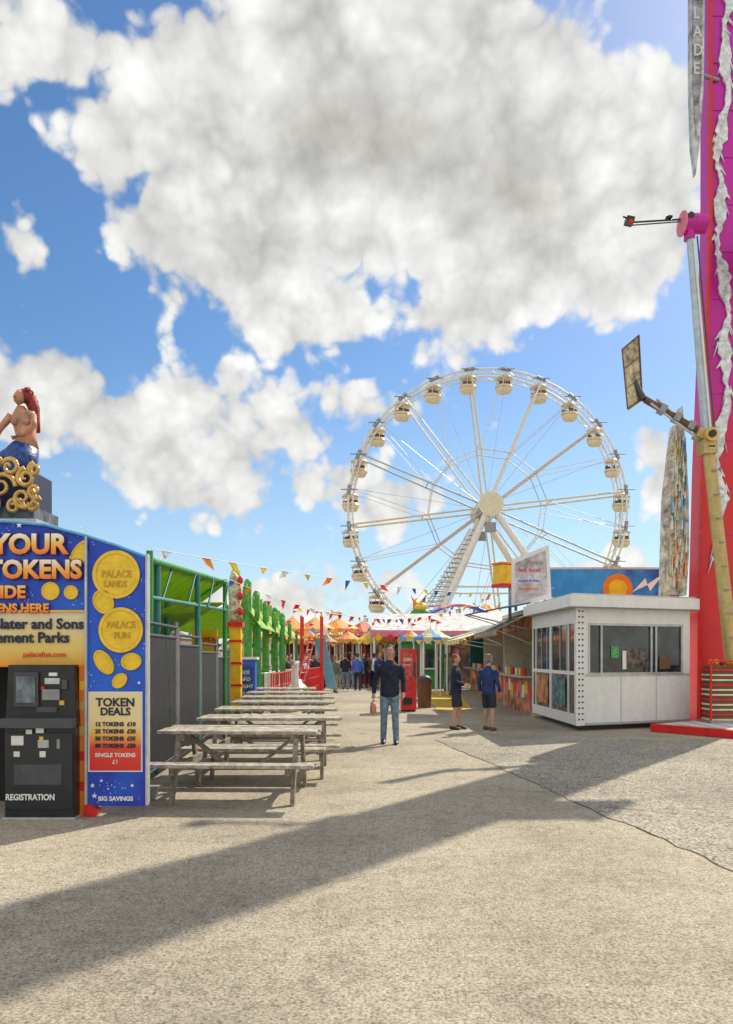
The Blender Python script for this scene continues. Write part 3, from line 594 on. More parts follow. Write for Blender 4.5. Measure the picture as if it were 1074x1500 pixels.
for k in range(20):
    x=xa+.3+k*.37; yy=43+(k%3)*1.2; c=[W,BROWN,CREAM,PINK,LBLUE,YEL][k%6]
    b.cyl((x,yy,.25),(x,yy,2.6),.03,GOLD,seg=5); zz=1.1+.25*math.sin(k*1.7)
    b.ell((x,yy,zz),(.36,.16,.2),c,10,6); b.tube([(x-.25,yy,zz+.1,.1,.1),(x-.42,yy,zz+.42,.08,.08),(x-.6,yy,zz+.4,.05,.05)],c,8)
    for s in(-.24,.24): b.tube([(x+s,yy,zz-.1,.06,.06),(x+s-.1,yy,zz-.4,.04,.04),(x+s,yy,zz-.6,.03,.03)],c,6)
b.obj('pavilion_body',hall)
b=MB()
RG=mat('roof_grey_white',(.66,.63,.6),var=.3,scale=3)
b.sheet([(.2,38,2.9),(7.5,38,2.8),(7.2,42,4.0),(.8,42,3.9)],.08,RG); b.b2(.2,7.5,37.95,38.0,2.55,2.85,PINK)
for x in(.4,2.2,4,5.8,7.3): b.cyl((x,38.1,0),(x,38.1,2.8),.06,W)
b.b2(.4,7.3,41.5,41.7,0,2.8,mat('stall_back',(.25,.13,.1),var=.9,scale=2))
for k in range(12): b.box((.6+k*.6,37.93,2.5),(.3,.02,.3),[YEL,RED,LBLUE,W][k%4],ry=.78)
for k in range(16): b.ell((.6+k*.43,41.2,1.3+.5*(k%3)),(.2,.15,.22),[PINK,YEL,LBLUE,RED,GREEN][k%5],8,6)
b.obj('game_stall')
b=MB(); b.ell((0,0,4.3),(.7,.6,.5),GREEN); b.ell((0,-.1,4.8),(.45,.4,.35),YEL); b.tube([(0,0,4.6,.3,.3),(.2,0,5.2,.12,.12),(.35,0,5.6,.02,.02)],BROWN,8); b.tube([(-.2,0,4.6,.3,.3),(-.4,0,5.2,.12,.12),(-.6,0,5.5,.02,.02)],ORANGE,8)
b.ell((-.15,-.45,4.85),(.08,.05,.08),W,8,6); b.ell((.15,-.45,4.85),(.08,.05,.08),W,8,6); b.b2(-1.1,1.1,-.5,.5,3.6,3.95,RED); b.b2(-.9,.9,-.4,.4,0,3.6,mat('purple',(.2,.08,.3))); b.obj('fairground_figure',loc=(3.6,50,0))
b=MB(); prev=None
for k in range(40):
    t=k/39; x=3+13*t; z=3.6+1.1*math.sin(t*7)+.6*t; y=46+3*math.sin(t*4); p=(x,y,z)
    if prev:
        for o in(-.35,.35): b.cyl((prev[0],prev[1]+o,prev[2]),(p[0],p[1]+o,p[2]),.09,[BLUE,PINK][k//6%2],seg=6)
    if k%3==0: b.cyl((x,y,0),(x,y,z),.08,LBLUE,seg=6); b.cyl((x,y-.35,z),(x,y+.35,z),.05,W,seg=5)
    prev=p
b.obj('roller_coaster_track')
for (x,y,h,c) in((-7,44,4.6,RED),(-2.6,56,4.9,YEL),(-9,60,5.5,ORANGE)):
    b=MB(); b.cyl((0,0,0),(0,0,h),.05,W,seg=8,r1=.03); b.add([(0,0,h),(.3,.05,h-.08),(.6,0,h-.02),(.6,0,h-.3),(.3,.05,h-.35),(0,0,h-.3)],[(0,1,4,5),(1,2,3,4)],c); b.ell((0,0,h+.04),(.06,.06,.06),GOLD,8,6); b.obj('flag_pole',loc=(x,y,0))
b=MB(); d=36; x0,x1=X(592,d),X(650,d)
b.b2(x0,x1,d,d+2.5,0,2.25,GREEN); b.b2(x0+.9,x1-.15,d-.02,d,1.0,1.9,GLASS); b.b2(x0+.85,x1-.1,d-.12,d-.02,.92,1.0,W); b.b2(x0+.1,x0+.7,d-.02,d,.05,1.9,mat('door_red',(.4,.05,.05)))
b.b2(x0-.15,x1+.15,d-.3,d+2.6,2.25,2.5,LBLUE); b.b2(x0+.1,x1-.1,d-.36,d-.3,2.27,2.47,YEL); b.obj('green_ticket_kiosk')
b=MB(); d=21.3; x0,x1=X(588,d),X(610,d)
b.b2(x0,x1,d,d+.75,.05,1.78,RED); b.b2(x0+.04,x1-.1,d-.015,d,.9,1.7,mat('vending_panel',(.65,.1,.08),var=.5,scale=8)); b.b2(x0+.05,x1-.12,d-.015,d,.2,.4,BLACK); b.b2(x1-.08,x1-.02,d-.02,d,1.0,1.4,DGREY)
b.b2(x1,x1+.012,d+.1,d+.65,.3,1.6,W); b.b2(x0+.02,x1-.02,d+.05,d+.7,0,.05,BLACK); vm=b.obj('drinks_vending_machine',bevel=.01); text('COLD',(x0+.06,d-.02,1.45),.11,TXW,vm,off=.003,sx=.8); text('DRINK',(x0+.06,d-.02,1.3),.08,TXW,vm,sx=.8)
b=MB(); b.cyl((0,0,0),(0,0,.8),.2,BROWN,r1=.23,seg=14); b.cyl((0,0,.8),(0,0,.86),.25,DGREY,seg=14); b.ell((0,0,.86),(.22,.22,.14),DGREY,12,6); b.obj('litter_bin',loc=(X(622,23),23,0))
b=MB(); b.add([(X(640,22),22,.006),(X(692,22),22,.006),(X(672,33),33,.006),(X(622,33),33,.006)],[(0,1,2,3)],mat('yellow_mat_surface',(.7,.45,.04),.8,var=.3)); b.obj('yellow_play_mat')
# ------------------------------------------------------------ bunting
def bunting(p,q,sag,n,size):
    b=MB(); m=60
    P=Vector(p);Q=Vector(q)
    def f(t):
        v=P.lerp(Q,t); v.z-=sag*4*t*(1-t); return v
    for k in range(m): b.cyl(f(k/m),f((k+1)/m),.005,W,seg=4,cap=False)
    cs=[mat('flag_red',(.75,.02,.03),trans=.45),mat('flag_yellow',(.85,.62,.03),trans=.45),mat('flag_blue',(.03,.12,.5),trans=.45),mat('flag_white',(.78,.78,.75),trans=.45),mat('flag_orange',(.85,.25,.02),trans=.45)]
    dn=(Q-P).normalized()
    for k in range(n):
        t=(k+.5+random.uniform(-.1,.1))/n; c=f(t)
        sw=random.uniform(-.5,.5); a=c-dn*size*.5; e=c+dn*size*.5; tip=c+Vector((.8*size*random.uniform(-1,1),sw*size,-size*random.uniform(.5,1.1))); mid=(a+e)/2+Vector((0,.2*size*random.uniform(-1,1),-.5*size))
        b.add([a,e,tip,mid],[(0,3,2),(0,1,3),(1,2,3)],cs[random.choice((0,0,1,1,2,3,4))])
    b.obj('bunting')
bunting((-2.78,9.7,2.98),(X(735,21),21,3.3),.12,20,.18)
bunting((-3.0,15.8,3.25),(3.9,24.5,3.5),.8,22,.17)
bunting((-3.2,20,3.2),(3.0,36,3.4),.3,20,.22)
bunting((X(812,20),20,3.4),(X(600,42),42,5),.6,16,.22)
# ------------------------------------------------------------ white kiosk
kk=empty('white_ticket_kiosk',(4.42,15.8,0)); ang=.36
ux,uy=math.cos(ang),math.sin(ang)
def kp(u,v,z): return (ux*u - .03*v, uy*u+v, z)
def kbox(b,u0,u1,v0,v1,z0,z1,m):
    vs=[kp(u,v,z) for u in(u0,u1) for v in(v0,v1) for z in(z0,z1)]
    b.add(vs,[(0,1,3,2),(4,6,7,5),(0,4,5,1),(2,3,7,6),(0,2,6,4),(1,5,7,3)],m)
b=MB(); KU,KV=3.05,3.7
kbox(b,.22,KU,.02,.06,.12,1.18,W)
kbox(b,.22,KU,.0,.018,1.16,1.2,LGREY)
kbox(b,.22,KU,.02,.06,2.28,2.6,W)
kbox(b,.2,.3,.022,.062,1.18,2.28,W); kbox(b,2.85,KU,.022,.062,1.18,2.28,W)
kbox(b,.3,2.85,.05,.06,1.18,2.28,GLASS)
for u in(.30,.62,1.95,2.08,2.80): kbox(b,u,u+.05,.012,.05,1.232,2.238,LGREY)
kbox(b,.3,2.87,.01,.05,2.24,2.29,LGREY); kbox(b,.3,2.87,.005,.05,1.205,1.23,LGREY)
for u in(1.15,2.1): kbox(b,u,u+.008,.012,.0195,.14,1.15,GREY)
kbox(b,.22,KU,.008,.0195,.12,.17,LGREY)
kbox(b,.0,.05,.07,KV,.12,.35,W); kbox(b,.0,.05,.07,KV,1.18,1.26,W); kbox(b,.0,.05,.07,KV,2.28,2.6,W)
for v in(.07,.55,1.9,2.0,3.3,3.6): kbox(b,-.004,.052,v,v+.08,.12,2.6,W)
kbox(b,.02,.035,.07,KV,1.26,2.28,GLASS); kbox(b,.02,.035,.07,KV,.35,1.18,mat('poster_panel',(.16,.12,.09),.4,var=.9,scale=2.5))
for v in(.7,1.2,2.3,2.8): kbox(b,.0,.02,v,v+.04,1.26,2.28,LGREY)
kbox(b,KU-.02,KU+.02,.07,KV,.12,2.6,W); kbox(b,.05,KU,KV,KV+.04,.12,2.6,W); kbox(b,.05,KU-.02,.08,KV-.02,.1,.12,GREY)
kbox(b,-.22,KU+.15,-.2,KV+.2,2.62,2.86,W); kbox(b,-.2,KU+.13,-.18,KV+.18,2.6,2.62,GREY); kbox(b,-.15,KU+.1,-.12,KV+.1,2.86,2.9,LGREY)
kbox(b,.2,KU-.2,.3,KV-.3,0,.1,DGREY)
b.obj('kiosk_body',kk)
b=MB()
kbox(b,-.02,.2,-.03,.03,.12,2.6,W)
for z in[.25+.12*i for i in range(20)]:
    for u in(.05,.14):
        c=kp(u,-.03,z); b.cyl((c[0],c[1]-.012,z),(c[0],c[1]+.01,z),.02,BLACK,seg=8)
kbox(b,.9,1.1,.03,.049,1.55,1.8,mat('led_green',(.1,.35,.1),.4,var=.9,scale=20)); kbox(b,1.2,1.3,.03,.049,1.3,1.7,W); kbox(b,2.2,2.5,.03,.049,1.3,1.6,BROWN); kbox(b,1.3,1.8,.035,.049,1.35,1.75,mat('interior_goods',(.12,.1,.08),.5,var=.9,scale=9))
kbox(b,-.03,-.005,2.15,3.2,.45,1.1,mat('poster_orange',(.5,.2,.08),.5,var=.9,scale=4)); kbox(b,-.02,.0,.8,1.8,.45,1.1,mat('poster_teal',(.1,.2,.2),var=.7))
b.obj('trim',kk)
b=MB(); pf=[(5.95,15.75),(7.05,14.35),(13,14.4),(13,17.0),(7.75,17.0)]
b.sheet([(x,y,.16) for x,y in pf],.15,RED)
b.sheet([(6.15,15.75,.168),(7.12,14.5,.168),(12.9,14.5,.168),(12.9,16.9,.168),(7.75,16.9,.168)],.006,stripemat('platform_top',(.5,.5,.48),(.7,.69,.65),'X',2.5))
b.obj('ride_platform')
b=MB(); ox,oy=7.28,15.9
for i in range(11):
    z=.22+i*.105; b.b2(ox+.03,ox+.67,oy,oy+.5,z,z+.035,[CREAM,RED,CREAM][i%3]); b.b2(ox+.05,ox+.65,oy+.02,oy+.48,z+.035,z+.1,BROWN)
for x in(ox-.01,ox+.71): 
    for y in(oy-.05,oy+.5): b.cyl((x,y,.17),(x,y,1.5),.025,RED,seg=6)
for i in range(5): b.ell((ox+.1+i*.12,oy+.2,1.45),(.06,.06,.07),[ORANGE,YEL,BROWN][i%3],8,6)
b.cyl((ox,oy-.05,1.48),(ox+.7,oy-.05,1.48),.022,RED); b.b2(ox-.03,ox+.73,oy-.08,oy+.55,.17,.22,GREY); b.obj('crate_rack')
# ------------------------------------------------------------ food stalls behind kiosk
def food_stall(x,y,w,dep,h,wall,aw,out=.95,name='food_stall'):
    b=MB()
    b.b2(x,x+w,y,y+.06,0,h,wall); b.b2(x,x+w,y+dep-.06,y+dep,0,h,wall); b.b2(x+w-.06,x+w,y+.06,y+dep-.06,0,h,wall)
    b.b2(x-.05,x+w+.05,y-.05,y+dep+.05,h,h+.12,W); b.b2(x,x+.06,y+.06,y+dep-.06,0,1.0,mat('menu_panel',(.45,.18,.1),var=.9,scale=3)); b.b2(x-.3,x+.1,y+.06,y+dep-.06,1.0,1.05,LGREY)
    b.b2(x,x+.06,y+.06,y+dep-.06,2.3,h,mat('menu_panel',(.4,.18,.1)))
    b.b2(x+1.2,x+1.25,y+.1,y+dep-.1,0,2.3,mat('stall_shelves',(.3,.15,.08),var=.95,scale=5))
    for k in range(10): b.box((x-.012,y+.3+k*(dep-.6)/9,.6+.12*(k%2)),(.02,.3,.35),[RED,YEL,W,ORANGE,PINK][k%5])
    for k in range(8): b.box((x+1.18,y+.3+k*(dep-.6)/7,1.9),(.02,.35,.4),[W,YEL,RED,LBLUE][k%4])
    for k in range(6): b.cyl((x-.12,y+.5+k*.5,1.05),(x-.12,y+.5+k*.5,1.25),.05,[RED,YEL,W][k%3],seg=8)
    n=14; 
    b.sheet([(x,y,h),(x,y+dep,h),(x-out,y+dep,h-.45),(x-out,y,h-.45)],.02,aw)
    for k in range(n):
        ya=y+k*dep/n; b.add([(x-out,ya,h-.46),(x-out,ya+dep/n,h-.46),(x-out,ya+dep/n*.8,h-.62),(x-out,ya+dep/n*.2,h-.62)],[(0,1,2,3)],aw)
    for yy in(y+.1,y+dep-.1): b.cyl((x,yy,1.9),(x-out,yy,h-.47),.015,LGREY,seg=5)
    b.obj(name)
food_stall(4.4,19.9,2.8,4.2,2.75,CREAM,mat('awning_grey',(.5,.47,.4),trans=.25))
food_stall(4.6,25,2.8,4.5,2.6,W,stripemat('awning_yellow',(.8,.6,.06),(.8,.75,.55),'Y',1.6),out=1.5)
food_stall(4.9,30.5,2.8,5,2.7,TEAL,stripemat('awning_green',(.15,.45,.22),(.75,.75,.6),'Y',1.3),out=1.6)
b=MB()
d=20.2
b.prism([(X(750,d),Z(890,d)),(X(808,d),Z(876,d)),(X(804,d),Z(798,d)),(X(750,d),Z(820,d))],d,d+.08,W)
b.prism([(X(755,d),Z(883,d)),(X(803,d),Z(870,d)),(X(799,d),Z(806,d)),(X(755,d),Z(825,d))],d-.012,d-.002,mat('billboard_face',(.62,.58,.6),var=.4,scale=2.6))
b.cyl((X(757,d),d+.12,2.8),(X(757,d),d+.12,Z(822,d)),.04,GREY); b.cyl((X(800,d),d+.12,2.8),(X(800,d),d+.12,Z(802,d)),.04,GREY)
bb=b.obj('food_billboard'); text('hot food',(X(759,d),d-.02,Z(838,d)),.17,RED,bb,off=.002); text('burgers & chips',(X(759,d),d-.02,Z(852,d)),.09,BLUE,bb,off=.001); text('doughnuts',(X(759,d),d-.02,Z(864,d)),.13,ORANGE,bb,off=.001)
b=MB(); d=21.5; b.box((X(737,d),d,Z(842,d)),(.40,.42,.55),YEL,rz=.5); b.box((X(737,d),d,Z(858,d)),(.48,.48,.1),RED,rz=.5); b.box((X(737,d),d,Z(826,d)),(.48,.48,.06),ORANGE,rz=.5); b.cyl((X(737,d)+.2,d,2.5),(X(737,d)+.2,d,3.6),.05,GREY)
b.obj('yellow_box_sign',bevel=.02)
b=MB(); b.sheet([(2.75,20.3,2.72),(4.35,19.8,3.0),(4.5,22.6,3.15),(3.0,23.0,2.85)],.03,mat('awning_navy',(.03,.045,.16),trans=.1))
b.cyl((2.78,20.35,2.7),(4.4,20.3,2.3),.02,LGREY); b.cyl((3.0,22.9,2.83),(4.4,22.9,2.4),.02,LGREY); b.obj('navy_awning')
b=MB(); d=21.2
LB=gradmat('lightning_blue',[(0,(.02,.22,.5)),(.5,(.04,.32,.65)),(1,(.01,.08,.35))],axis='X',z0=5.2,z1=8.4,noise=1.2)
b.b2(X(806,d),X(973,d),d,d+.1,Z(874,d),Z(834,d),LB); b.b2(X(804,d),X(975,d),d-.01,d+.12,Z(834,d),Z(831,d),LGREY)
cx,cz=X(905,d),Z(862,d)
b.prism([(cx+.42*math.cos(t),max(cz-.2,cz+.42*math.sin(t))) for t in [k*math.pi*2/24 for k in range(24)]],d-.012,d-.002,ORANGE)
b.prism([(cx+.26*math.cos(t),max(cz-.2,cz+.26*math.sin(t))) for t in [k*math.pi*2/24 for k in range(24)]],d-.02,d-.013,YEL)
b.prism([(X(a,d),Z(c,d)) for a,c in((925,868),(945,847),(948,856),(972,840),(952,866),(948,857))],d-.03,d-.021,W)
for x in(X(815,d),X(890,d),X(965,d)): b.cyl((x,d+.15,2.5),(x,d+.15,3.9),.05,GREY)
b.b2(X(800,d)+.4,X(975,d),d+.3,d+4,0,3.25,mat('ride_hall_wall',(.3,.3,.32),dirt=.3)); b.obj('lightning_billboard')
# ------------------------------------------------------------ thrill ride tower
tt=empty('thrill_ride_tower'); TR=gradmat('tower_red_magenta',[(0,(.64,.01,.012)),(.34,(.70,.01,.015)),(.40,(.65,.008,.10)),(.46,(.58,.006,.32)),(1,(.54,.008,.42))],z0=0,z1=17,noise=.06,rough=.35)
b=MB()
prof=[(0,7.68,9.2),(3,7.70,9.25),(6,7.78,9.3),(9,7.90,9.3),(12,7.98,9.3),(15,7.98,9.3),(18,7.98,9.25),(22,8.1,9.1)]
b.prism([(x0,z) for z,x0,x1 in prof]+[(x1,z) for z,x0,x1 in reversed(prof)],17.5,17.95,TR)
b.prism([(x0-.03,z) for z,x0,x1 in prof]+[(x0+.035,z) for z,x0,x1 in reversed(prof)],17.38,17.49,RED)
for z in range(1,20): b.box((8.6,17.49,z*1.1),(1.1,.012,.012),MAG)
b.obj('blade_panel',tt)
b=MB(); SV=mat('silver_trim',(.74,.78,.79),.35,.15,var=.3,scale=8)
zs=3.8; ln=[]
while zs<21:
    xc=8.28+.10*math.sin(zs*.9)+.06*math.sin(zs*2.7)+.03*math.sin(zs*6.1); wd=.09+.05*math.sin(zs*3.7+1)+random.uniform(-.02,.03); ln.append((xc-wd+random.uniform(-.03,.03),xc+wd+random.uniform(-.03,.03),zs)); zs+=random.uniform(.06,.16)
for i in range(len(ln)-1):
    a,c=ln[i],ln[i+1]; b.prism([(a[0],a[2]),(a[1],a[2]),(c[1],c[2]),(c[0],c[2])],17.44,17.488,SV)
    if random.random()<.28:
        s=random.choice((-1,1)); xx=a[0] if s<0 else a[1]; b.prism([(xx-s*.02,a[2]),(xx+s*random.uniform(.05,.14),a[2]-random.uniform(.05,.35)),(xx-s*.02,a[2]+.14)],17.45,17.487,SV)
b.obj('silver_flame_trim',tt)
b=MB(); BS=mat('blade_silver',(.55,.55,.55),.4,.2,var=.4,scale=3)
b.prism([(7.38,18),(7.38,14.5),(7.42,13.2),(7.50,12.55),(7.58,13.2),(7.68,14.6),(7.72,18)],17.1,17.25,BS)
b.prism([(7.42,18),(7.42,14.6),(7.5,13.4),(7.62,14.7),(7.67,18)],17.08,17.098,mat('blade_inner',(.33,.32,.35),.4,.2,var=.5,scale=4))
b.cyl((7.6,17.3,15),(8.2,17.5,15),.05,GREY); b.cyl((7.6,17.3,17),(8.2,17.5,17),.05,GREY)
b.obj('pointed_sign_blade',tt)
for i,c in enumerate('BLADE'): text(c,(7.43,17.07,16.5-.42*i),.38,mat('blade_letters',(.65,.66,.7),.4,var=.1),tt,off=.006,sx=.75)
b=MB(); SH=mat('shell_ornament',(.66,.56,.42),.5,var=.5,scale=5,bump=.5,dirt=.2)
d=17.2
out=[(972,872),(974,800),(976,730),(984,660),(989,622),(993,640),(1000,594),(1004,640),(1009,720),(1010,800),(1006,872)]
b.prism([(X(a,d),Z(c,d)) for a,c in out],d,d+.3,SH)
for k in range(130):
    t=random.random(); py=868-t*225; w0=974+t*14; w1=1008-t*2; px=random.uniform(w0,w1-3)
    m_=[SH,CREAM,LGREY,W,GOLD,W,LBLUE,SH,CREAM,TEAL][k%10] if t>.3 else [SH,CREAM,ORANGE,W,GOLD,RED,CREAM,SH][k%8]
    b.prism([(X(px,d),Z(py,d)),(X(px+random.uniform(1.5,3.2),d),Z(py-2,d)),(X(px+random.uniform(0,3),d),Z(py-random.uniform(12,30),d))],d-random.uniform(.02,.06),d-.004,m_)
b.cyl((X(992,d),d+.15,0),(X(992,d),d+.15,Z(870,d)),.1,GREY)
b.obj('shell_ornament',tt)
b=MB(); d=16.6; ARM=mat('arm_grey_blue',(.50,.58,.62),.4,.2,dirt=.25); ARG=mat('arm_gold',(.56,.42,.16),.4,.3,dirt=.35)
J=(X(1010,d),d,Z(328,d)); Mi=(X(1036,d),d,Z(640,d)); Bo=(X(1074,d)+.12,d,.15)
b.cyl(J,Mi,.09,ARM,r1=.12,seg=8); b.cyl((J[0]+.05,d-.11,J[2]-.4),(Mi[0]+.02,d-.14,Mi[2]),.025,W,seg=6); b.cyl((J[0]+.15,d-.05,J[2]-.3),(Mi[0]+.16,d-.05,Mi[2]),.018,DGREY,seg=6)
b.cyl(Mi,Bo,.13,ARG,r1=.17,seg=8); b.cyl((Mi[0]+.1,d+.1,Mi[2]),(Bo[0]+.15,d+.1,Bo[2]),.05,GREY,seg=6)
b.cyl((Mi[0],d-.25,Mi[2]),(Mi[0],d+.3,Mi[2]),.15,GOLD,seg=14); b.cyl((Mi[0],d-.3,Mi[2]),(Mi[0],d-.25,Mi[2]),.08,BLACK,seg=10)
b.box((Mi[0]-.1,d,Mi[2]+.02),(.34,.3,.2),ARG,ry=.4)
for k in range(12): t=k/12; c=Vector(Mi).lerp(Vector(Bo),t+.04); b.box((c.x,d-.16,c.z),(.14,.04,.03),GREY)
b.box((Mi[0],d,Mi[2]-.25),(.3,.36,.3),ARG)
b.cyl((J[0]-.14,d,J[2]),(J[0]+.35,d,J[2]),.21,MAG,seg=16); b.cyl((J[0]-.18,d,J[2]),(J[0]-.14,d,J[2]),.26,PINK,seg=20); b.cyl((J[0],d,J[2]-.35),(J[0],d,J[2]-.1),.12,MAG); b.cyl((J[0]-.05,d-.22,J[2]+.08),(J[0]-.05,d-.15,J[2]+.08),.07,BLACK)
E=(X(920,d),d,Z(326,d)); b.cyl((J[0]-.2,d,J[2]+.1),E,.022,BLACK,seg=6); b.cyl((J[0]-.2,d,J[2]+.05),(X(925,d),d,Z(330,d)),.016,DGREY,seg=6)
b.box((E[0]+.03,d,E[2]+.03),(.17,.2,.13),BLACK,ry=.2); b.cyl((E[0]-.12,d-.05,E[2]+.1),(E[0]+.1,d,E[2]+.07),.02,BLACK); b.ell((E[0]+.03,d-.08,E[2]-.03),(.06,.05,.06),RED,8,6)
b.box((X(980,d),d,Z(319,d)),(.12,.12,.05),BLACK); b.cyl((X(984,d),d,Z(322,d)),(X(976,d),d,Z(317,d)),.02,BLACK)
b.b2(Bo[0]-.4,Bo[0]+.6,d-.3,d+.4,.17,.6,RED)
b.obj('crane_arm',tt)
b=MB(); P1=(X(1028,d),d,Z(634,d)); P2=(X(945,d),d,Z(585,d))
b.cyl(P1,P2,.08,BROWN,seg=8); b.cyl((P1[0]-.1,d-.05,P1[2]-.14),(P2[0]+.1,d-.05,P2[2]-.1),.03,LGREY,seg=6)
for t in(.2,.45,.7): 
    c=Vector(P1).lerp(Vector(P2),t); b.box(c,(.14,.22,.18),GREY,ry=.5)
b.cyl((P2[0]+.25,d-.03,P2[2]+.0),(P2[0]+.7,d-.03,P2[2]-.42),.035,LGREY)
WP_=mat('worn_metal_plate',(.56,.48,.30),.5,.0,var=.5,scale=5,bump=.4,dirt=.4)
q=[(907,518),(941,486),(946,580),(915,604)]
dy=[-.2,.2,.2,-.2]
vs=[(X(a,d),d+e,Z(c,d)) for (a,c),e in zip(q,dy)]+[(X(a,d)+.04,d+e+.08,Z(c,d)) for (a,c),e in zip(q,dy)]
b.add(vs,[(0,1,2,3),(7,6,5,4),(0,4,5,1),(1,5,6,2),(2,6,7,3),(3,7,4,0)],WP_)
V4=[Vector(v) for v in vs[:4]]
for k in (0,3,6,9):
    t=k/9; a=V4[0].lerp(V4[3],t); c=V4[1].lerp(V4[2],t); o=Vector((-.012,-.03,0)); b.cyl(a+o,c+o,.008 if 0<k<9 else .016,BROWN,seg=5)
for t in(0,1): a=V4[0].lerp(V4[1],t); c=V4[3].lerp(V4[2],t); o=Vector((-.014,-.035,0)); b.cyl(a+o,c+o,.016,BROWN,seg=5)
b.cyl((P2[0]-.02,d,P2[2]),(X(930,d),d+.12,Z(555,d)),.07,DGREY)
b.obj('plate_arm',tt)
b=MB()
gx,gy,gz=9.0,16.9,10.9
for k in range(6): b.box((gx,gy,gz+k*.16-.5),(1.3,.25,.05),LGREY)
for x in(-.65,.65): b.box((gx+x,gy,gz-.1),(.06,.25,1.1),RED)
b.cyl((gx,gy,gz),(gx,17.5,gz),.08,GREY); b.obj('slatted_seat_frame',tt)
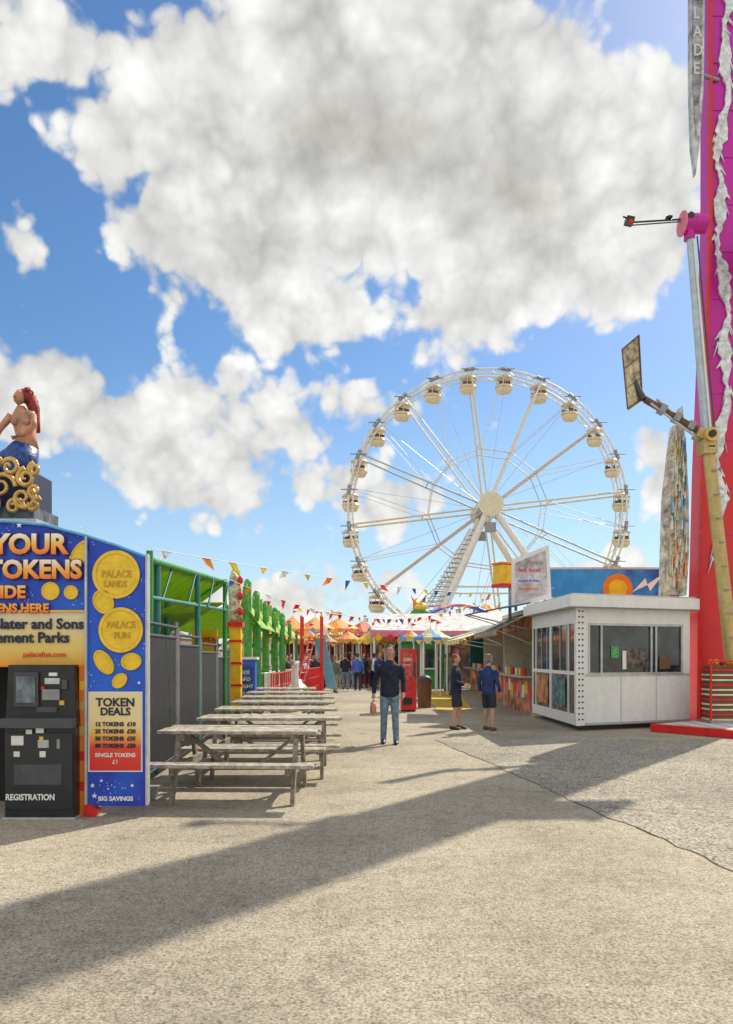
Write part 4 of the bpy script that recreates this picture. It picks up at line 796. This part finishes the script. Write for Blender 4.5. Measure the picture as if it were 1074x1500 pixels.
# ------------------------------------------------------------ people
def remesh(mb,name,vox,sm=4):
    o=mb.obj(name); r=o.modifiers.new('r','REMESH'); r.mode='VOXEL'; r.voxel_size=vox; r.use_smooth_shade=True
    s=o.modifiers.new('s','SMOOTH'); s.iterations=sm; s.factor=.5
    bpy.context.view_layer.update(); dg=bpy.context.evaluated_depsgraph_get(); me=bpy.data.meshes.new_from_object(o.evaluated_get(dg))
    mm=mb.mats[0]; me.materials.clear(); me.materials.append(mm)
    for p in me.polygons: p.use_smooth=True; p.material_index=0
    bpy.data.objects.remove(o); o=bpy.data.objects.new(name,me); scene.collection.objects.link(o); return o
SKIN=mat('skin',(.52,.29,.20),.5,var=.08)
def person(x,y,ang,h,top,legs,hair,shorts=False,vox=.012,stride=0.0,arms=None,bag=None,longhair=False,sleeve=True,shoe=None):
    e=empty('person',(x,y,0),ang); S=h/1.76; parts=[]
    shoe=shoe or BLACK
    an={-1:(-.115,stride*.5),1:(.115,-stride*.5)}
    b=MB()
    b.tube([(0,.0,1.0,.155,.11),(0,.005,.93,.168,.125),(0,.01,.86,.165,.12),(0,.0,.81,.12,.1)],legs)
    for s in(-1,1):
        ax,ay=an[s]
        hip=(s*.085,0,.88); knee=(s*.10,ay*.45-.03-abs(ay)*.1,.50)
        if not shorts:
            b.tube([(*hip,.092,.10),(s*.093,(knee[1])*.5,.69,.085,.09),(*knee,.066,.07),((knee[0]+ax)/2,(knee[1]+ay)/2+.015,.3,.062,.066),(ax,ay+.005,.12,.054,.058),(ax,ay,.055,.056,.062)],legs)
        else:
            b.tube([(*hip,.092,.10),(s*.093,(knee[1])*.5,.69,.09,.095),(knee[0],knee[1],.53,.085,.09)],legs)
    parts.append(remesh(b,'trousers',vox))
    if shorts:
        b=MB()
        for s in(-1,1):
            ax,ay=an[s]; ky=ay*.45-.03
            b.tube([(s*.1,ky,.6,.06,.065),(s*.1,ky,.5,.054,.058),(s*.105,ky*.7+ay*.3+.02,.37,.056,.06),(ax,ay,.2,.038,.042),(ax,ay,.08,.034,.04)],SKIN)
        parts.append(remesh(b,'legs',vox*.8,2))
    b=MB()
    for s in(-1,1):
        ax,ay=an[s]
        b.tube([(ax,ay+.07,.05,.03,.035),(ax,ay+.04,.055,.042,.05),(ax,ay-.03,.05,.045,.045),(ax,ay-.11,.038,.05,.034),(ax,ay-.17,.03,.036,.026),(ax,ay-.19,.028,.015,.015)],shoe)
    parts.append(remesh(b,'shoes',.01,2))
    arms=arms or {-1:((-.25,.02,1.13),(-.265,-.06,.90)),1:((.25,.02,1.13),(.265,-.06,.90))}
    b=MB()
    b.tube([(0,.0,.84,.175,.13),(0,0,.9,.178,.135),(0,-.005,1.05,.165,.128),(0,-.005,1.2,.178,.132),(0,0,1.32,.195,.125),(0,.0,1.40,.175,.105),(0,.005,1.45,.10,.08),(0,.005,1.50,.065,.062)],top,20)
    ends={}
    for s in(-1,1):
        el,wr=arms[s]; sh=(s*.165,0,1.385)
        m1=[(sh[i]+el[i])/2 for i in range(3)]; m2=[(el[i]+wr[i])/2 for i in range(3)]
        if sleeve: b.tube([(*sh,.068,.07),(s*.215,.0,1.33,.064,.066),(*m1,.056,.06),(*el,.052,.054),(*m2,.047,.048),(*wr,.040,.042)],top)
        else: b.tube([(*sh,.068,.07),(s*.215,.0,1.33,.064,.066),(*m1,.06,.064),(m1[0],m1[1],m1[2]-.03,.06,.064)],top)
        ends[s]=(Vector(el),Vector(wr))
    parts.append(remesh(b,'jacket',vox))
    if not sleeve:
        b=MB()
        for s in(-1,1):
            el,wr=arms[s]; sh=(s*.2,0,1.33); b.tube([(*sh,.05,.05),(*el,.04,.042),(*[(el[i]*.6+wr[i]*.4) for i in range(3)],.038,.04),(*wr,.026,.03)],SKIN)
        parts.append(remesh(b,'arms',.01,2))
    b=MB()
    for s in(-1,1):
        el,wr=ends[s]; t=(wr-el).normalized(); side=Vector((0,1,0)); side=(side-t*side.dot(t)).normalized(); nrm=t.cross(side).normalized()*s
        if nrm.x*s>0: nrm=-nrm
        def q(a,bb,c): v=wr+t*a+side*bb+nrm*c; return (v.x,v.y,v.z)
        b.tube([(*q(-.03,0,0),.026,.026),(*q(.02,0,0),.03,.022),(*q(.06,0,0),.036,.018),(*q(.09,0,.003),.034,.016)],SKIN,10)
        for i,(o,ln) in enumerate(((-.028,.072),(-.010,.082),(.009,.076),(.027,.06))):
            b.tube([(*q(.08,o,.0),.0095,.0095),(*q(.08+ln*.5,o,.008),.009,.009),(*q(.08+ln*.8,o,.022),.008,.008),(*q(.08+ln*.92,o,.036),.006,.006)],SKIN,7)
        b.tube([(*q(.02,-.025,.005),.013,.013),(*q(.055,-.048,.012),.011,.011),(*q(.085,-.052,.022),.008,.008)],SKIN,7)
    parts.append(b.obj('hands'))
    b=MB()
    b.tube([(0,.012,1.44,.055,.06),(0,.008,1.5,.052,.055),(0,.0,1.56,.053,.055)],SKIN)
    b.ell((0,.005,1.665),(.077,.095,.095),SKIN,18,12); b.tube([(0,-.045,1.535,.025,.022),(0,-.035,1.56,.048,.045),(0,-.03,1.6,.062,.06),(0,-.02,1.65,.07,.075)],SKIN)
    b.tube([(0,-.088,1.668,.008,.008),(0,-.104,1.64,.012,.012),(0,-.110,1.628,.016,.012),(0,-.09,1.618,.012,.008)],SKIN,8)
    for s in(-1,1): b.ell((s*.08,.012,1.64),(.011,.02,.033),SKIN,8,6)
    parts.append(remesh(b,'head',.007,2))
    b=MB()
    for s in(-1,1):
        b.ell((s*.031,-.083,1.658),(.014,.008,.008),TXW,8,5); b.ell((s*.031,-.090,1.658),(.007,.004,.007),BLACK,8,5)
        b.tube([(s*.016,-.094,1.676,.004,.005),(s*.034,-.092,1.682,.004,.006),(s*.052,-.082,1.676,.003,.004)],hair,6)
    b.tube([(-.026,-.080,1.585,.002,.003),(-.01,-.088,1.587,.003,.006),(.01,-.088,1.587,.003,.006),(.026,-.080,1.585,.002,.003)],mat('lips',(.4,.12,.1)),6)
    parts.append(b.obj('face'))
    b=MB(); b.ell((0,.024,1.692),(.084,.094,.086),hair,16,10); b.ell((0,.06,1.64),(.076,.06,.08),hair,12,8)
    for k in range(16): a=random.uniform(-.2,math.pi+.2); b.ell((.062*math.cos(a),.035+.06*math.sin(a)*.8,1.715+random.uniform(-.03,.04)),(.028,.028,.02),hair,7,5)
    for s in(-1,1): b.ell((s*.075,0,1.685),(.010,.025,.03),hair,8,6)
    if longhair: b.tube([(0,.07,1.7,.08,.05),(0,.09,1.58,.08,.045),(0,.1,1.45,.075,.035),(0,.1,1.36,.04,.02)],hair)
    parts.append(b.obj('hair'))
    if bag:
        el,wr=ends[bag[0]]; b=MB(); c=wr+Vector((bag[0]*.01,-.02,-.1))
        b.path([(c.x,c.y-.05,c.z-.06),(c.x,c.y-.04,c.z+.02),(c.x,c.y+.04,c.z+.02),(c.x,c.y+.05,c.z-.06)],.007,bag[1],6)
        b.tube([(c.x,c.y,c.z-.05,.035,.08),(c.x,c.y,c.z-.12,.055,.1),(c.x,c.y,c.z-.24,.06,.11),(c.x,c.y,c.z-.27,.04,.09)],bag[1],12); parts.append(b.obj('bag'))
    for p in parts: p.parent=e
    e.scale=(S,S,S); return e
JN=mat('jacket_navy',(.010,.016,.042),.8,var=.5,bump=.4,scale=10); JE=mat('jeans_blue',(.15,.24,.32),.8,var=.35,scale=14,bump=.3); HB=mat('hair_brown',(.09,.05,.03),.7,var=.4,bump=.5); HG=mat('hair_grey',(.25,.22,.19),.7,var=.4); HA=mat('hair_auburn',(.2,.07,.03),.7)
SB=mat('shorts_dark',(.02,.025,.045),.8); SBL=mat('shirt_blue',(.02,.04,.15),.8,var=.3); KH=mat('khaki',(.3,.24,.15),.8)
person(X(571,13.6),13.6,-.05,1.78,JN,JE,HB,stride=.12,arms={-1:((-.265,.06,1.14),(-.285,.0,.90)),1:((.25,.03,1.13),(.245,-.08,.92))},bag=(-1,mat('bag_pink',(.55,.2,.16),.5)))
person(X(668,16.2),16.2,math.radians(75),1.62,JN,SB,HA,shorts=True,stride=.12,arms={-1:((-.22,-.02,1.13),(-.12,-.2,1.05)),1:((.22,-.02,1.13),(.12,-.2,1.06))})
person(X(716,16.0),16.0,math.radians(140),1.62,SBL,SB,HG,shorts=True,stride=.1,sleeve=True,shoe=BROWN)
tb_,to_,tbl,tt_=mat('top_black',(.02,.02,.02)),mat('top_olive',(.1,.14,.1)),mat('top_blue',(.05,.12,.45)),mat('top_tan',(.3,.2,.12))
dist=[(472,36,.2,1.6,KH,SB,HB),(463,33,.5,1.68,tb_,SB,HB),(491,32,2.6,1.6,to_,KH,HG),(506,35,3.1,1.7,JN,JE,HB),(524,34,3.1,1.7,tbl,SB,HB),(447,30,1,1.5,W,JE,HG),(452,38,0,1.7,RED,SB,HB),(540,38,3,1.7,BROWN,SB,HB),(556,36,.3,1.7,SBL,KH,HB),(436,36,2,1.6,LBLUE,SB,HA),(655,34,1.5,1.65,tt_,JE,HB),
 (480,38,3,1.65,tb_,JE,HB),(467,37,1,1.7,JN,SB,HG),(516,38,.1,1.55,PINK,JE,HA),(533,37,.4,1.7,tb_,SB,HB),(457,36,2,1.6,tbl,KH,HB),(642,36,1.5,1.6,tb_,SB,HB),(662,30,1.8,1.7,to_,JE,HB),(426,38,.5,1.65,tt_,JE,HB),(548,38,2.9,1.7,W,SB,HB),(576,36,1.2,1.7,RED,JE,HB),(420,33,.9,1.6,tb_,JE,HB),(498,38,.9,1.6,YEL,JE,HB)]
for (px,d,a,h,t,l,hh) in dist: person(X(px,d),d,a,h,t,l,hh,vox=.022,stride=random.uniform(.1,.35))
# ------------------------------------------------------------ distant trees & buildings
b=MB(); TG=[mat('foliage_dark',(.03,.06,.02),.8),mat('foliage_mid',(.06,.10,.03),.8),mat('foliage_light',(.1,.14,.05),.8)]
for k in range(7000):
    x=random.uniform(-140,160); hh=5.0+2.0*math.sin(x*.11)+1.2*math.sin(x*.31+1)
    z=random.random()**.7*hh; y=150+random.uniform(-4,4)
    s=random.uniform(.3,.8); c=Vector((x,y,max(.3,z))); n=[Vector((random.uniform(-1,1),random.uniform(-1,1),random.uniform(-1,1)))*s for _ in range(4)]
    b.add([c+n[0],c+n[1],c+n[2]],[(0,1,2)],TG[random.randrange(3)])
b.obj('distant_trees')
BK=mat('far_brick',(.3,.2,.15)); RS=mat('roof_slate',(.12,.12,.13))
for i in range(14):
    b=MB(); x=-70+i*11+random.uniform(-2,2); wd=random.uniform(5,9); hh=random.uniform(3.0,4.5)
    b.b2(x,x+wd,125,133,0,hh,[BK,CREAM,W][i%3]); b.prism([(x-.3,hh),(x+wd+.3,hh),(x+wd/2,hh+1.8)],124.7,133.3,RS)
    for k in range(3): b.b2(x+.8+k*wd/3,x+1.8+k*wd/3,124.93,124.98,1.2,2.4,GLASS)
    b.obj('terraced_house')
# ------------------------------------------------------------ camera
cam=bpy.data.cameras.new('camera'); co=bpy.data.objects.new('camera',cam); scene.collection.objects.link(co); co.location=(0,0,CH); co.rotation_euler=(math.radians(90),0,0)
cam.sensor_fit='VERTICAL'; cam.sensor_height=36; cam.sensor_width=36; cam.lens=F/1500*36; cam.shift_y=210/1500; cam.clip_end=3000
scene.camera=co
scene.view_settings.view_transform='Standard'; scene.view_settings.look='None'; scene.view_settings.exposure=0
